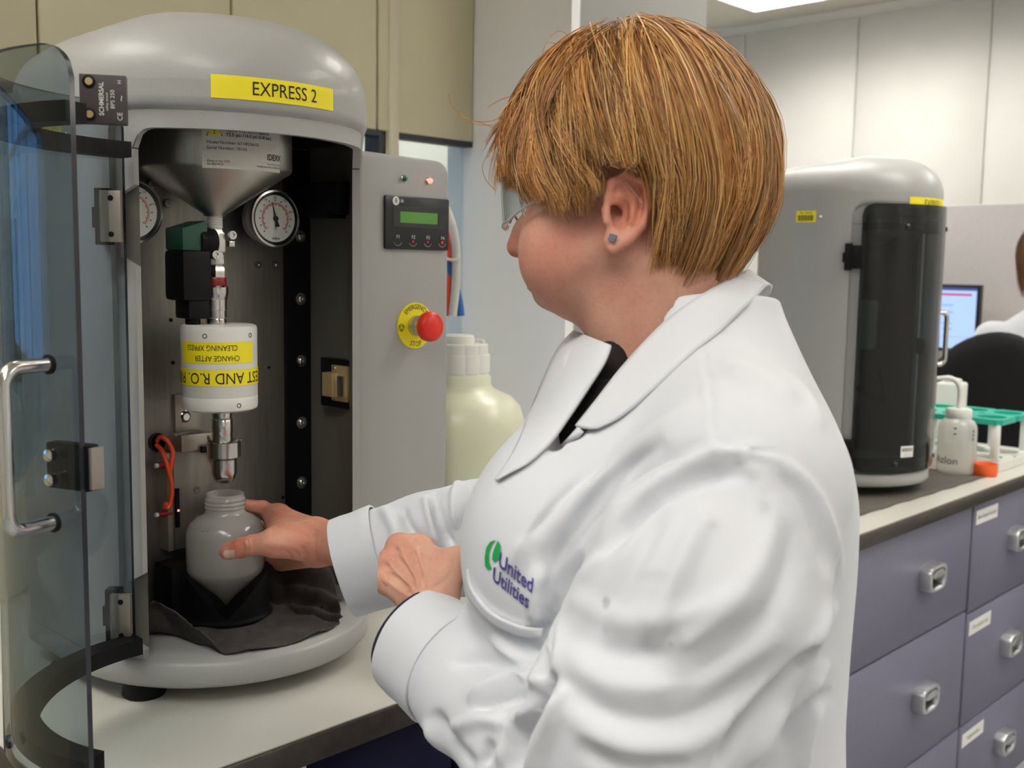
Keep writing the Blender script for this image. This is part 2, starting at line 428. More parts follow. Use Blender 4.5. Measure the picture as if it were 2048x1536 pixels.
def cabinet(x0, x1, zs, hx, label, m, labels=None, lab_txt=None):
    t = empty('drawer_cabinet', (x0, BF, 0)); tag(t, label, 'cabinet')
    MB().box((x0+0.002, BF+0.034, 0.10), (x1-0.002, BYB-0.36 if x1 > 1.8 else BYB-0.05, BENCH-0.033), M['gap']).box((x0+0.002, BF+0.07, 0.0), (x1-0.002, BYB-0.4, 0.10), M['gap']).build('body', t).location = (-x0, -BF, 0)
    for i, (za, zb) in enumerate(zs):
        d = MB().box((x0+0.004, BF+0.014, za+0.0025), (x1-0.004, BF+0.034, zb-0.0025), m, bevel=0.0015, seg=1).build('drawer', t)
        d.location = (-x0, -BF, 0)
        for h in hx:
            ho = link_mesh('handle', HANDLE, d); ho.location = (h, BF+0.0142, (za+zb)/2 + 0.005)
        if lab_txt:
            lw, lh = 0.135, 0.034
            lx, lz = x0+0.018+lw/2, zb-0.022-lh/2
            mp = lambda x, y, z: (lx+x, BF+0.0138-z, lz+y)
            label_mb(lw, lh, M['paper_w'], [(lab_txt[i], 0.0165, 0, 0, M['ink_grey'], dict(sx=0.8))], mp, 1, 1).build('name_label', d)
    return t
Z3 = [(0.632, 0.888), (0.345, 0.632), (0.10, 0.345)]
cabinet(1.31, 2.508, Z3, (1.53, 2.27), 'wide blue grey drawer cabinet under the farther machine, without name labels', M['drawer'])
cabinet(2.514, 3.06, [(0.620, 0.888), (0.342, 0.620), (0.10, 0.342)], (2.79,), 'narrow blue grey drawer cabinet at the right, with white name labels', M['drawer'], True,
        ['Raw Sample Readings', 'Raw pipettes only', 'Sample bottles'])
# navy cupboard below the near machine
nv = empty('cupboard', (0.43, BF, 0)); tag(nv, 'dark navy cupboard below the open silver machine', 'cupboard')
def nb(name, lo, hi, m, par, **k):
    o = MB().box(lo, hi, m, **k).build(name, par); return o
nb('body', (0.002, 0.036, 0.10), (0.876, 0.80, BENCH-0.034), M['gap'], nv)
nb('plinth', (0.002, 0.07, 0.0), (0.876, 0.75, 0.10), M['gap'], nv)
for i in range(2):
    dd = nb('door', (0.004+0.438*i, 0.016, 0.105), (0.436+0.438*i, 0.036, 0.886), M['navy'], nv, bevel=0.0015, seg=1)
    h = link_mesh('handle', HANDLE, dd); h.location = (0.36 if i == 0 else 0.52, 0.0162, 0.62)
mp = lambda x, y, z: (0.175+x, 0.0155-z, 0.869+y)
label_mb(0.09, 0.032, M['paper_w'], [], mp, 1, 1).build('name_label', nv)
# ------------------------------------------------------------------ the silver elution machines (front faces -Y, local origin on the bench)
MR, MBACK = 0.187, 0.150
OPA, LIPA = 58.0, 66.0                       # half angles of opening and recessed frame
Z_OPEN, Z_LIP, Z_DOME, Z_TOP = 0.640, 0.662, 0.690, 0.790
def dpt(th, R): return (R*math.sin(math.radians(th)), -R*math.cos(math.radians(th)))
def d_loop(i, n_arc=48):
    """closed D outline inset by i: front half circle, straight sides, rounded rear corners"""
    R = MR-i; b = MBACK-i; rc = max(0.020-i*0.3, 0.006); pts = []
    for k in range(n_arc+1): pts.append(dpt(-90+180*k/n_arc, R))
    for k in range(1, 5): pts.append((R, (b-rc)*k/4))
    for k in range(1, 7):
        t = math.pi/2*k/6; pts.append((R-rc+rc*math.cos(t), b-rc+rc*math.sin(t)))
    for k in range(1, 5): pts.append((R-rc-(2*(R-rc))*k/5, b))
    for k in range(0, 7):
        t = math.pi/2+math.pi/2*k/6; pts.append((-R+rc+rc*math.cos(t), b-rc+rc*math.sin(t)))
    for k in range(1, 4): pts.append((-R, (b-rc)*(1-k/4)))
    return pts
def extrude_d(mb, m, z0, z1, i=0.0, bev=0.004):
    rows = [(i+bev, z0), (i, z0+bev), (i, z1-bev), (i+bev, z1)]
    G = np.array([[(*p, z) for (ii, z) in rows for p in [d_loop(ii)[k]]] for k in range(len(d_loop(0)))])
    mb.grid(G, m, True, close_u=True)
    n = G.shape[0]
    mb.add(G[:, -1], [tuple(range(n))], m, False); mb.add(G[:, 0], [tuple(reversed(range(n)))], m, False)
def lip_z(th, ztop, half, rcorner):
    """height of an arch edge with rounded corners at +-half degrees"""
    s = (half-abs(th))*math.pi/180*MR
    if s >= rcorner: return ztop
    return ztop-rcorner+math.sqrt(max(rcorner**2-(rcorner-s)**2, 0))
def shell_mesh(notch=True):
    mb = MB(); S = M['shell']; zb = 0.052
    # dome and sides, full loop rows above the lip
    rows = [(0, Z_DOME)]
    for k in range(1, 13):
        t = math.pi/2*k/12; rows.append((0.105*(1-math.cos(t)), Z_DOME+(Z_TOP-0.012-Z_DOME)*math.sin(t)))
    rows += [(0.13, Z_TOP-0.006), (0.16, Z_TOP-0.002), (0.18, Z_TOP)]
    loops = [[(*p, z) for p in d_loop(min(i, 0.1495))] if i < 0.1495 else [(p[0]*(MR-i)/(MR-0.1495), p[1]*(MR-i)/(MR-0.1495), z) for p in d_loop(0.1495)] for i, z in rows]
    G = np.array(loops).transpose(1, 0, 2)
    # flatter shoulders and a falling top towards the back
    base_ = np.array(d_loop(0)); wv = np.clip((base_[:, 1]+0.07)/0.20, 0, 1); wv = wv*wv*(3-2*wv)
    for r_, (i_, z_) in enumerate(rows):
        if i_ < 0.1495:
            alt = np.array(d_loop(0.35*i_)); G[:, r_, :2] = G[:, r_, :2]*(1-wv[:, None])+alt*wv[:, None]
    fall = np.clip((G[:, :, 1]+0.06)/0.21, 0, 1)*np.clip((G[:, :, 2]-Z_DOME)/(Z_TOP-Z_DOME), 0, 1)*0.048
    G[:, :, 2] -= fall
    mb.grid(G, S, True, close_u=True)
    mb.add(G[:, -1], [tuple(range(G.shape[0]))], S)
    # side and back walls
    full = d_loop(0); side = [p for p in full if abs(math.degrees(math.atan2(p[0], -p[1]))) >= LIPA-0.01 or p[1] > 0]
    # ordered from right lip edge around the back to left lip edge
    side = [dpt(LIPA, MR)]+[p for p in full[1:] if True and not (p[1] < 0 and abs(math.degrees(math.atan2(p[0], -p[1]))) < LIPA)]
    a = [p for p in full if p[1] <= 0 and p[0] > 0 and math.degrees(math.atan2(p[0], -p[1])) > LIPA]
    b_ = [p for p in full if p[1] > 0]
    c = [p for p in full if p[1] <= 0 and p[0] < 0 and -math.degrees(math.atan2(p[0], -p[1])) > LIPA]
    c.sort(key=lambda p: -math.degrees(math.atan2(p[0], -p[1])), reverse=True)
    path = [dpt(LIPA, MR)]+sorted(a, key=lambda p: math.atan2(p[0], -p[1]))+b_+c+[dpt(-LIPA, MR)]
    zz = [zb, 0.2, 0.4, 0.6, Z_DOME]
    mb.grid(np.array([[(*p, z) for z in zz] for p in path]), S)
    # brow over the opening
    ths = np.concatenate([np.linspace(-LIPA, -LIPA+8, 9), np.linspace(-LIPA+8, LIPA-8, 40)[1:-1], np.linspace(LIPA-8, LIPA, 9)])
    G = []
    for th in ths:
        z0 = lip_z(th, Z_LIP, LIPA, 0.028); p = dpt(th, MR); q = dpt(th, MR-0.003)
        G.append([(*q, z0-0.0), (*p, z0+0.004)]+[(*p, z0+0.004+(Z_DOME-z0-0.004)*k/3) for k in (1, 2, 3)])
    mb.grid(np.array(G), S)
    # step from brow/sides down to the recessed frame
    RF = MR-0.007
    outer = [(-LIPA, zb)]+[(-LIPA, z) for z in (0.2, 0.4, 0.6)]+[(th, lip_z(th, Z_LIP, LIPA, 0.028)) for th in ths]+[(LIPA, z) for z in (0.6, 0.4, 0.2, zb)]
    mb.grid(np.array([[(*dpt(th, MR-(0.003 if abs(th) < LIPA else 0)), z), (*dpt(th*(1-0.006), RF), z-0.003 if z > 0.61 else z)] for th, z in outer]), S)
    # recessed frame: top band
    G = []
    for th in np.linspace(-LIPA, LIPA, 70):
        zo = lip_z(th, Z_LIP, LIPA, 0.028)
        zi = lip_z(max(min(th, OPA-0.01), -OPA+0.01), Z_OPEN, OPA, 0.022)
        zi = min(zi, zo)
        G.append([(*dpt(th, RF), zi+(zo-zi)*k/2) for k in range(3)])
    mb.grid(np.array(G), S)
    # recessed frame: posts, the left one notched behind the hinges
    def post(sgn, notched):
        rows = []
        zs = sorted(set(np.round(np.concatenate([np.linspace(zb, Z_OPEN-0.022, 40), [0.062, 0.072, 0.140, 0.150, 0.492, 0.502, 0.570, 0.580]]), 4)))
        for z in zs:
            ti = OPA
            if notched:
                for (l, h) in ((0.062, 0.150), (0.492, 0.580)):
                    if l < z < h: ti = LIPA-2.2 if (l+0.009 < z < h-0.009) else (OPA+LIPA-2.2)/2
            rows.append([(*dpt(sgn*(ti+(LIPA-ti)*k/2), RF), z) for k in range(3)]+[])
            rows[-1] = [(*dpt(sgn*ti, RF-0.010), z)]+rows[-1]
        mb.grid(np.array(rows), S)
    post(-1, notch); post(1, False)
    # thickness of the opening's top edge
    G = []
    for th in np.linspace(-OPA+0.01, OPA-0.01, 60):
        z = lip_z(th, Z_OPEN, OPA, 0.022); G.append([(*dpt(th, RF), z), (*dpt(th, RF-0.010), z)])
    mb.grid(np.array(G), S)
    return mb
def machine(loc, label, express, door_open, detail):
    t = empty('elution_machine', loc); tag(t, label, 'lab machine')
    base = MB(); extrude_d(base, M['shell'], 0.022, 0.052, -0.002); base.build('base', t)
    fm = None
    for (x, y) in ((-0.140, -0.068), (0.140, -0.068), (-0.14, 0.10), (0.14, 0.10)):
        o = MB().lathe([(0.023, 0), (0.025, 0.004), (0.023, 0.022)], M['black'], (x, y, 0.0), n=20).build('foot', t)
    sh = shell_mesh(detail).build('shell', t); smooth_angle(sh, 40)
    # inner walls, ceiling, back plate
    yp = 0.056
    li = MB()
    for s in (-1, 1):
        path = [dpt(s*a, MR-0.017+0.008*(a-OPA)/(90-OPA)) for a in np.linspace(OPA, 90, 8)]+[(s*(MR-0.009), yp)]
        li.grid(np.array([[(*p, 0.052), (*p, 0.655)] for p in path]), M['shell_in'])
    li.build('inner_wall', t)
    MB().box((-MR+0.009, yp, 0.052), (MR-0.009, yp+0.006, 0.655), M['plate']).build('back_plate', t)
    ce = MB(); ths = np.linspace(-90, 90, 30)
    ce.add([(*dpt(a, MR-0.017), 0.656) for a in ths]+[(MR-0.017, yp, 0.656), (-MR+0.017, yp, 0.656)], [tuple(range(32))], M['black'], False)
    ce.build('inner_ceiling', t)
    # wing with the control panel on the right side
    wg = MB(); x0, x1, y0, y1, z0, z1 = 0.1865, 0.394, 0.0, 0.145, 0.022, 0.652
    pr = [(x0, z0), (x1, z0)]
    for k in range(9):
        a = math.pi/2*k/8; pr.append((x1-0.022+0.022*math.cos(a), z1-0.022+0.022*math.sin(a)))
    pr.append((x0, z1+0.004)); n = len(pr)
    rows = [(0.006, y0), (0.0015, y0+0.0015), (0.0, y0+0.006), (0.0, y1)]
    cx_, cz_ = (x0+x1)/2, (z0+z1)/2
    G = np.array([[(cx_+(p[0]-cx_)*(1-i/0.12), y, cz_+(p[1]-cz_)*(1-i/0.3)) for i, y in rows] for p in pr])
    wg.grid(G, M['shell'], True, close_u=True)
    wg.add(G[:, 0], [tuple(range(n))], M['shell'], False); wg.add(G[:, -1], [tuple(reversed(range(n)))], M['shell'], False)
    wgo = wg.build('control_wing', t)
    # name sticker on the brow
    zl = 0.684 if detail else 0.668
    def cylmap(th0, z0_, sy=1.0):
        def f(x, y, z):
            a = math.radians(th0)+x/MR; zz = z0_+y; r = MR+0.0006+z
            if zz > Z_DOME:
                q = min((zz-Z_DOME)/(Z_TOP-0.012-Z_DOME), 0.99); r -= 0.105*(1-math.sqrt(1-q*q))
            return (r*math.sin(a), -r*math.cos(a), zz)
        return f
    th0 = -8.5 if detail else -5.5
    lw = 0.148
    label_mb(lw, 0.0245, M['yellow'], [(express, 0.0205, 0.008, -0.0005, M['ink'], dict(sx=0.86))], cylmap(th0, zl), 24, 6).build('name_sticker', t)
    # asset sticker and screws on the left side
    mp = lambda x, y, z: (-MR-0.0006-z, 0.024-x, 0.636+y)
    al = label_mb(0.048, 0.026, M['yellow'], [('No. 100264', 0.006, 0.0, 0.008, M['ink'], {})], mp, 1, 1)
    for k in range(16):
        wv = [0.0012, 0.0018, 0.0008][k % 3]; xx = -0.019+k*0.0024
        al.add([mp(xx, -0.010, 0.0008), mp(xx+wv, -0.010, 0.0008), mp(xx+wv, 0.003, 0.0008), mp(xx, 0.003, 0.0008)], [(0, 1, 2, 3)], M['ink'], False)
    al.build('asset_sticker', t)
    MB().lathe([(0.0045, 0), (0.0045, 0.001), (0.003, 0.0025), (0.0012, 0.0025), (0.0010, 0.0012)], M['steel2'], (-MR, -0.010, 0.634), (-1, 0, 0), 14).build('screw', t)
    # door: smoked curved sheet hinged on the left
    dr = empty('door', (0, 0, 0)); dr.parent = t
    RD, DA = 0.1895, 59.5
    hx, hy = dpt(-DA, RD)
    dr.location = (hx, hy, 0); ph = math.radians(-122.5) if door_open else 0.0
    dr.rotation_euler = (0, 0, ph)
    T = Matrix.Translation((-hx, -hy, 0))
    zt, zb = 0.664, 0.058
    sheet_in, sheet_out = [], []
    ths = np.concatenate([np.linspace(-DA, -DA+8, 10), np.linspace(-DA+8, DA-8, 40)[1:-1], np.linspace(DA-8, DA, 10)])
    for th in ths:
        a, b = lip_z(th, zt, DA, 0.026), zb+(zt-lip_z(th, zt, DA, 0.026))
        sheet_out.append([(*dpt(th, RD+0.006), b+(a-b)*k/4) for k in range(5)]); sheet_in.append([(*dpt(th, RD), b+(a-b)*k/4) for k in range(5)])
    sm = M['smoke'] if door_open else M['smoke_dark']
    g = MB(); g.grid(np.array(sheet_out), sm); g.grid(np.array(sheet_in)[::-1], sm)
    rim = []
    O, I = np.array(sheet_out), np.array(sheet_in)
    loop = [(i, 4) for i in range(len(ths))]+[(len(ths)-1, k) for k in (3, 2, 1)]+[(i, 0) for i in range(len(ths)-1, -1, -1)]+[(0, k) for k in (1, 2, 3)]
    g.add([O[i] for i in loop]+[I[i] for i in loop], [(i, (i+1) % len(loop), (i+1) % len(loop)+len(loop), i+len(loop)) for i in range(len(loop))], M['smoke_edge'], False)
    pane = g.build('pane', dr); pane.data.transform(T)
    def part(mb, name):
        o = mb.build(name, dr); o.data.transform(T); return o
    # black arched ribs at top and bottom of the door
    for (za, zb_) in ((0.606, 0.622), (0.068, 0.086)):
        r = MB(); G = []
        for th in np.linspace(-DA+1, DA-3, 40):
            w_ = 0.024
            G.append([(*dpt(th, RD-0.001), za), (*dpt(th, RD-0.001), zb_), (*dpt(th, RD-w_), zb_), (*dpt(th, RD-w_), za), (*dpt(th, RD-0.001), za)])
        r.grid(np.array(G), M['black'], False)
        r.add(G[0][:4], [(0, 1, 2, 3)], M['black'], False); r.add(G[-1][:4], [(3, 2, 1, 0)], M['black'], False)
        part(r, 'rib')
        for th in (-30, 25):
            part(MB().lathe([(0.006, 0), (0.006, 0.002), (0.003, 0.004)], M['black_gloss'], (*dpt(th, RD+0.006), (za+zb_)/2), (*dpt(th, 1), 0), 14), 'bolt')
    # bow handle near the free edge
    th = DA-8.5; d_ = np.array([*dpt(th, 1), 0]); hz0, hz1 = 0.288, 0.416
    p0 = np.array([*dpt(th, RD+0.005), 0])
    pts = [p0+[0, 0, hz1], p0+d_*0.030+[0, 0, hz1]]
    for k in range(1, 7):
        a = math.pi/2*k/6; pts.append(p0+d_*(0.030+0.014*math.sin(a))+[0, 0, hz1-0.014*(1-math.cos(a))])
    for k in range(0, 7):
        a = math.pi/2*k/6; pts.append(p0+d_*(0.030+0.014*math.cos(a))+[0, 0, hz0+0.014*(1-math.sin(a))])
    pts.append(p0+[0, 0, hz0])
    part(MB().tube(pts, 0.0058, M['steel2'], 14), 'handle')
    for z in (hz0, hz1):
        part(MB().lathe([(0.008, -0.0005), (0.008, 0.001), (0.0065, 0.0015)], M['black'], (*dpt(th, RD+0.006), z), tuple(d_), 18), 'handle_collar')
    # latch block on the inner side of the free edge
    th = DA-6; q = Matrix.Translation((*dpt(th, RD-0.001), 0.333)) @ Matrix.Rotation(math.radians(th), 4, 'Z')
    part(MB().box((-0.022, 0.0, -0.019), (0.022, 0.013, 0.019), M['black'], xf=q, bevel=0.002), 'latch_block')
    part(MB().box((0.022, 0.001, -0.017), (0.026, 0.014, 0.017), M['hinge'], xf=q, bevel=0.0008), 'latch_plate')
    for z in (-0.010, 0.010):
        part(MB().lathe([(0.004, 0), (0.005, 0.002), (0.002, 0.003)], M['steel2'], (-0.010, -0.0075, z), (0, -1, 0), 14, xf=q), 'bolt')
    if detail:
        # safety switch on the end of the top rib (laid out in the world, made local to the opened door)
        wld = Matrix.Translation(Vector(loc)) @ Matrix.Translation((hx, hy, 0)) @ Matrix.Rotation(ph, 4, 'Z')
        c_ = Vector(Pw(206, 198, 0.872)); nrm = Vector((-FW[0], -FW[1], 0)).normalized(); nrm = (Matrix.Rotation(math.radians(14), 3, 'Z') @ nrm); rgt = Vector((0, 0, 1)).cross(nrm)
        fr = Matrix((( rgt.x, 0, nrm.x, c_.x), (rgt.y, 0, nrm.y, c_.y), (rgt.z, 1, nrm.z, c_.z), (0, 0, 0, 1)))
        q = wld.inverted() @ fr
        def sp(mb, name): return mb.build(name, dr)
        sp(MB().box((-0.018, -0.0195, -0.012), (0.018, 0.0195, 0.0), M['brown_plastic'], xf=q, bevel=0.001), 'safety_switch')
        rot = lambda x, y, z: tuple(q @ Vector((-y, x, 0.0002+z)))
        sp(label_mb(0, 0, None, [('SCHMERSAL', 0.0052, 0.0, 0.001, M['paper'], dict(bold=True, sx=0.95)), ('safety sensor', 0.0028, -0.002, -0.003, M['paper'], {}), ('BPS 250', 0.0046, 0.0, -0.0075, M['paper'], {}), ('CE', 0.0056, -0.0135, -0.013, M['paper'], {}), ('~', 0.008, 0.001, -0.014, M['paper'], {}), ('H', 0.004, 0.014, -0.013, M['paper'], {})], rot), 'switch_print')
        for z in (-0.0125, 0.0135):
            sp(MB().lathe([(0.0052, 0), (0.0052, 0.0010), (0.0034, 0.0013), (0.0030, 0.0004)], M['black'], (-0.0105, z, 0), (0, 0, 1), 16, xf=q).lathe([(0.003, 0), (0.003, 0.0009)], M['brass'], (-0.0105, z, 0.0002), (0, 0, 1), 12, xf=q), 'switch_screw')
    # hinges on the frame
    for z in (0.545, 0.106):
        q = Matrix.Translation((*dpt(-64.0, MR), z)) @ Matrix.Rotation(math.radians(-64.0+(20 if door_open else 0)), 4, 'Z')
        hg = empty('hinge'); hg.parent = t
        MB().box((-0.018, -0.012, -0.030), (-0.002, 0.004, 0.030), M['black'], xf=q, bevel=0.001).box((-0.022, -0.008, -0.012), (-0.018, 0.002, 0.010), M['black'], xf=q).build('hinge_block', hg)
        if door_open:
            MB().box((-0.010, -0.020, -0.027), (0.012, -0.012, 0.027), M['hinge'], xf=q, bevel=0.001).build('hinge_plate', hg)
            for zz in (-0.019, 0.019):
                MB().lathe([(0.0030, 0), (0.0030, 0.0006), (0.0015, 0.0004)], M['black'], (0.002, -0.020, zz), (0, -1, 0), 12, xf=q).build('screw', hg)
        else:
            MB().box((-0.002, -0.014, -0.026), (0.020, 0.004, 0.026), M['black'], xf=q, bevel=0.001).build('hinge_plate', hg)
    return t, wgo
m1, wing = machine((0.712, 1.2015, BENCH), 'tall silver machine with its smoked door open, in front of the woman', 'EXPRESS 2', True, True)
m2, wing2 = machine((2.365, 1.178, BENCH-0.0), 'silver machine with its smoked door closed, behind the woman', 'EXPRESS 1', False, False)
m2.scale = (1, 1, 0.965)

# ---- closed machine: badge, holder and fittings seen dimly behind the pane
def m2map(th0, z0_):
    return lambda x, y, z: ((0.1962+z)*math.sin(math.radians(th0)+x/0.196), -(0.1962+z)*math.cos(math.radians(th0)+x/0.196), z0_+y)
label_mb(0.036, 0.026, M['paper_w'], [('IDEXX', 0.0105, 0, 0.004, M['ink'], dict(bold=True)), ('laboratories', 0.004, 0, -0.007, M['ink_grey'], {})], m2map(-21, 0.105), 4, 1).build('badge', m2)
MB().lathe([(0.0, 0.56), (0.02, 0.56), (0.085, 0.60), (0.085, 0.65)], M['steel'], (-0.01, -0.02, 0), n=32).build('hopper', m2)
MB().lathe([(0.012, 0.2), (0.012, 0.56)], M['steel'], (-0.01, -0.02, 0), n=20).build('pipe', m2)
MB().lathe([(0.042, 0.33), (0.045, 0.335), (0.045, 0.44), (0.042, 0.445)], M['white_plastic'], (-0.01, -0.02, 0), n=32).build('filter_housing', m2)
MB().box((0.03, 0.02, 0.34), (0.09, 0.05, 0.44), M['black'], bevel=0.002).build('valve_block', m2)
MB().tube([(-0.1+0.2*k/16, -0.03-0.05*math.sin(math.pi*k/16), 0.27-0.06*math.sin(math.pi*k/16)) for k in range(17)], 0.004, M['black'], 8).build('hose', m2)
# ------------------------------------------------------------------ fittings of the open machine (world coordinates made local to m1)
O1 = np.array([0.712, 1.2015, BENCH])
AXW = np.array([0.6945, 1.171])                      # axis of hopper, filter and nozzle
ax, ay = AXW-O1[:2]
YP = 0.056
S2, ST = M['steel2'], M['steel']
# hopper
h = MB().lathe([(0.012, 0.553), (0.014, 0.556), (0.090, 0.606), (0.092, 0.609), (0.092, 0.655)], M['steel'], (ax, ay, 0), n=64, cap=False).build('hopper', m1)
smooth_angle(h, 35)
def hopmap(x, y, z):
    a = math.radians(-8)+x/0.092; return (ax+(0.0924+z)*math.sin(a), ay-(0.0924+z)*math.cos(a), 0.632+y)
rl = label_mb(0.098, 0.058, M['paper'], [
    ('Rated Working Pressure:', 0.0052, -0.023, 0.0135, M['ink'], dict(align='LEFT', bold=True)), ('72.5 psi-116.0 psi (5-8 bar)', 0.0052, -0.023, 0.0085, M['ink'], dict(align='LEFT', bold=True)),
    ('Model Number: 67-08204-02', 0.0050, -0.044, -0.0005, M['ink'], dict(align='LEFT')), ('Serial Number: 10165', 0.0050, -0.044, -0.0065, M['ink'], dict(align='LEFT')),
    ('Made in the USA', 0.0036, -0.044, -0.021, M['ink'], dict(align='LEFT')), ('06-08374-01', 0.0036, -0.044, -0.0245, M['ink'], dict(align='LEFT')),
    ('IDEXX', 0.0095, 0.0385, -0.013, M['ink'], dict(bold=True, sx=0.85)), ('One IDEXX Drive', 0.0030, 0.038, -0.0205, M['ink'], {}), ('Westbrook, Maine 04092 USA', 0.0030, 0.031, -0.0240, M['ink'], {}),
    ], hopmap, 24, 1)
tri = lambda s: [(-0.0355-0.009*s, 0.0065), (-0.0355+0.009*s, 0.0065), (-0.0355, 0.0065+0.016*s)]
for s, mm, dz in ((1.0, M['ink'], 0.0004), (0.82, M['yellow'], 0.0007)):
    rl.add([hopmap(a, b+(0.001 if s < 1 else 0), dz) for a, b in tri(s)], [(0, 1, 2)], mm, False)
rl.add([hopmap(a, b, 0.001) for a, b in ((-0.0362, 0.0115), (-0.0348, 0.0115), (-0.0345, 0.0175), (-0.0365, 0.0175))], [(0, 1, 2, 3)], M['ink'], False)
rl.add([hopmap(a, b, 0.001) for a, b in ((-0.0362, 0.0088), (-0.0348, 0.0088), (-0.0348, 0.0102), (-0.0362, 0.0102))], [(0, 1, 2, 3)], M['ink'], False)
rl.build('rating_label', m1)
# pipe stack from hopper down to filter
def st(name, prof, m, n=28, at=None):
    o = MB().lathe(prof, m, (ax, ay, 0) if at is None else at, n=n).build(name, m1); smooth_angle(o, 35); return o
tp = [(0.0085, 0.538)]
for k in range(5): tp += [(0.0085, 0.539+k*0.003), (0.0095, 0.5405+k*0.003)]
st('thread_tape', tp+[(0.0085, 0.556)], M['white_plastic'])
st('ball_valve', [(0.0100, 0.500), (0.0105, 0.501), (0.0112, 0.505), (0.0088, 0.512), (0.0088, 0.520), (0.0112, 0.526), (0.0112, 0.533), (0.009, 0.538)], S2, 6)
MB().box((ax-0.0095, ay-0.010, 0.510), (ax+0.0085, ay+0.010, 0.534), S2, bevel=0.002).build('valve_body', m1)
st('tape_ring', [(0.0095, 0.496), (0.0100, 0.497), (0.0100, 0.501), (0.0095, 0.502)], M['white_plastic'])
st('hex_nipple', [(0.010, 0.478), (0.012, 0.480), (0.012, 0.491), (0.010, 0.494), (0.009, 0.496)], S2, 6)
st('red_band', [(0.0125, 0.469), (0.0130, 0.470), (0.0130, 0.479), (0.0125, 0.480)], M['red_band'])
st('coupling', [(0.012, 0.423), (0.0122, 0.427), (0.0115, 0.430), (0.0125, 0.431), (0.0125, 0.440), (0.0130, 0.4405), (0.0130, 0.4525), (0.0135, 0.453), (0.0150, 0.461), (0.0150, 0.468), (0.013, 0.470)], S2)
# green actuator with black body
ga = MB().box((ax-0.050, ay-0.012, 0.511), (ax-0.016, ay+0.03, 0.545), M['green_dark'], bevel=0.004)
for v in range(len(ga.v)):
    x, y, z = ga.v[v]
    if x > ax-0.03 and z > 0.53: ga.v[v] = (x, y, z+0.002)
    if x < ax-0.04 and z > 0.53: ga.v[v] = (x, y, z-0.006)
ga.build('actuator_cap', m1)
MB().lathe([(0.015, -0.002), (0.017, 0.0), (0.017, 0.02)], M['black'], (ax-0.024, ay, 0.522), (1, 0, 0), 20).build('actuator_ring', m1)
ab = MB().box((ax-0.051, ay-0.014, 0.452), (ax-0.012, ay+0.032, 0.512), M['black'], bevel=0.006)
ab.box((ax-0.041, ay-0.008, 0.430), (ax-0.012, ay+0.026, 0.455), M['black'], bevel=0.004).lathe([(0.008, 0), (0.009, 0.004), (0.009, 0.02)], M['black'], (ax-0.027, ay+0.008, 0.419), n=16)
ab.tube([(ax-0.029, ay+0.004, 0.424), (ax-0.030, ay+0.002, 0.414)], 0.0016, M['black'], 8).tube([(ax-0.024, ay+0.004, 0.424), (ax-0.023, ay+0.002, 0.415)], 0.0016, M['red_band'], 8)
ab.build('actuator_body', m1)
for (dx, z) in ((0.015, 0.531), (-0.008, 0.507)):
    MB().lathe([(0.0028, 0), (0.0055, 0.0), (0.0058, 0.002), (0.0052, 0.004), (0.003, 0.004), (0.0026, 0.002)], S2, (ax+dx, ay-0.012, z), (0, -1, 0), 16).build('valve_screw', m1)
MB().box((ax+0.012, ay-0.012, 0.517), (ax+0.020, ay-0.004, 0.524), S2, bevel=0.001).build('valve_stop', m1)
# white filter housing with upside-down stickers
FX, FY = ax+0.0035, ay
fh = MB().lathe([(0.0, 0.318), (0.040, 0.318), (0.0445, 0.3205), (0.0455, 0.324), (0.0455, 0.3355), (0.0452, 0.336), (0.0455, 0.3365), (0.0455, 0.418), (0.0445, 0.4215), (0.041, 0.423), (0.0, 0.423)], M['white_plastic'], (FX, FY, 0), n=64, cap=False).build('filter_housing', m1)
smooth_angle(fh, 40)
def fmap(z0, th0=-28.0):
    return lambda x, y, z: (FX+(0.0458+z)*math.sin(math.radians(th0)+x/0.0458), FY-(0.0458+z)*math.cos(math.radians(th0)+x/0.0458), z0+y)
label_mb(0.100, 0.0255, M['yellow'], [('CLEANING XPRESS', 0.0094, -0.006, 0.0062, M['ink'], dict(sx=0.80)), ('CHANGE AFTER', 0.0094, 0.001, -0.0062, M['ink'], dict(sx=0.80))], lambda x, y, z: fmap(0.391)(x-0.006, y, z), 24, 1, rot180=True).build('yellow_sticker', m1)
label_mb(0.285, 0.0195, M['yellow'], [('TEST AND R.O. RINSE', 0.0190, -0.011, 0.000, M['ink'], dict(sx=0.86))], fmap(0.361), 60, 1, rot180=True).build('yellow_sticker', m1)
for (a, z) in ((-52, 0.411), (22, 0.411), (-2, 0.327)):
    t_ = math.radians(a); MB().lathe([(0.0030, 0.0), (0.0030, 0.0005), (0.0020, 0.0004), (0.0016, 0.0001)], M['shell_in'], (FX+0.0453*math.sin(t_), FY-0.0453*math.cos(t_), z), (math.sin(t_), -math.cos(t_), 0), 14).build('pin_hole', m1)
# nozzle below
N0 = (ax+0.006, ay, 0)
st('outlet_coupling', [(0.012, 0.268), (0.0125, 0.272), (0.0115, 0.274), (0.0125, 0.283), (0.0122, 0.288), (0.0128, 0.289), (0.0128, 0.305), (0.0115, 0.307), (0.0122, 0.312), (0.0115, 0.320)], S2, 24, N0)
N1 = (ax+0.008, ay, 0)
st('nozzle', [(0.0085, 0.226), (0.0125, 0.230), (0.0155, 0.238), (0.0155, 0.255), (0.0205, 0.2585), (0.0205, 0.277), (0.0190, 0.278), (0.0180, 0.276), (0.010, 0.268)], S2, 32, N1)
MB().lathe([(0.0, 0.2261), (0.0082, 0.2258)], M['black'], N1, n=20, cap=False).build('nozzle_mouth', m1)
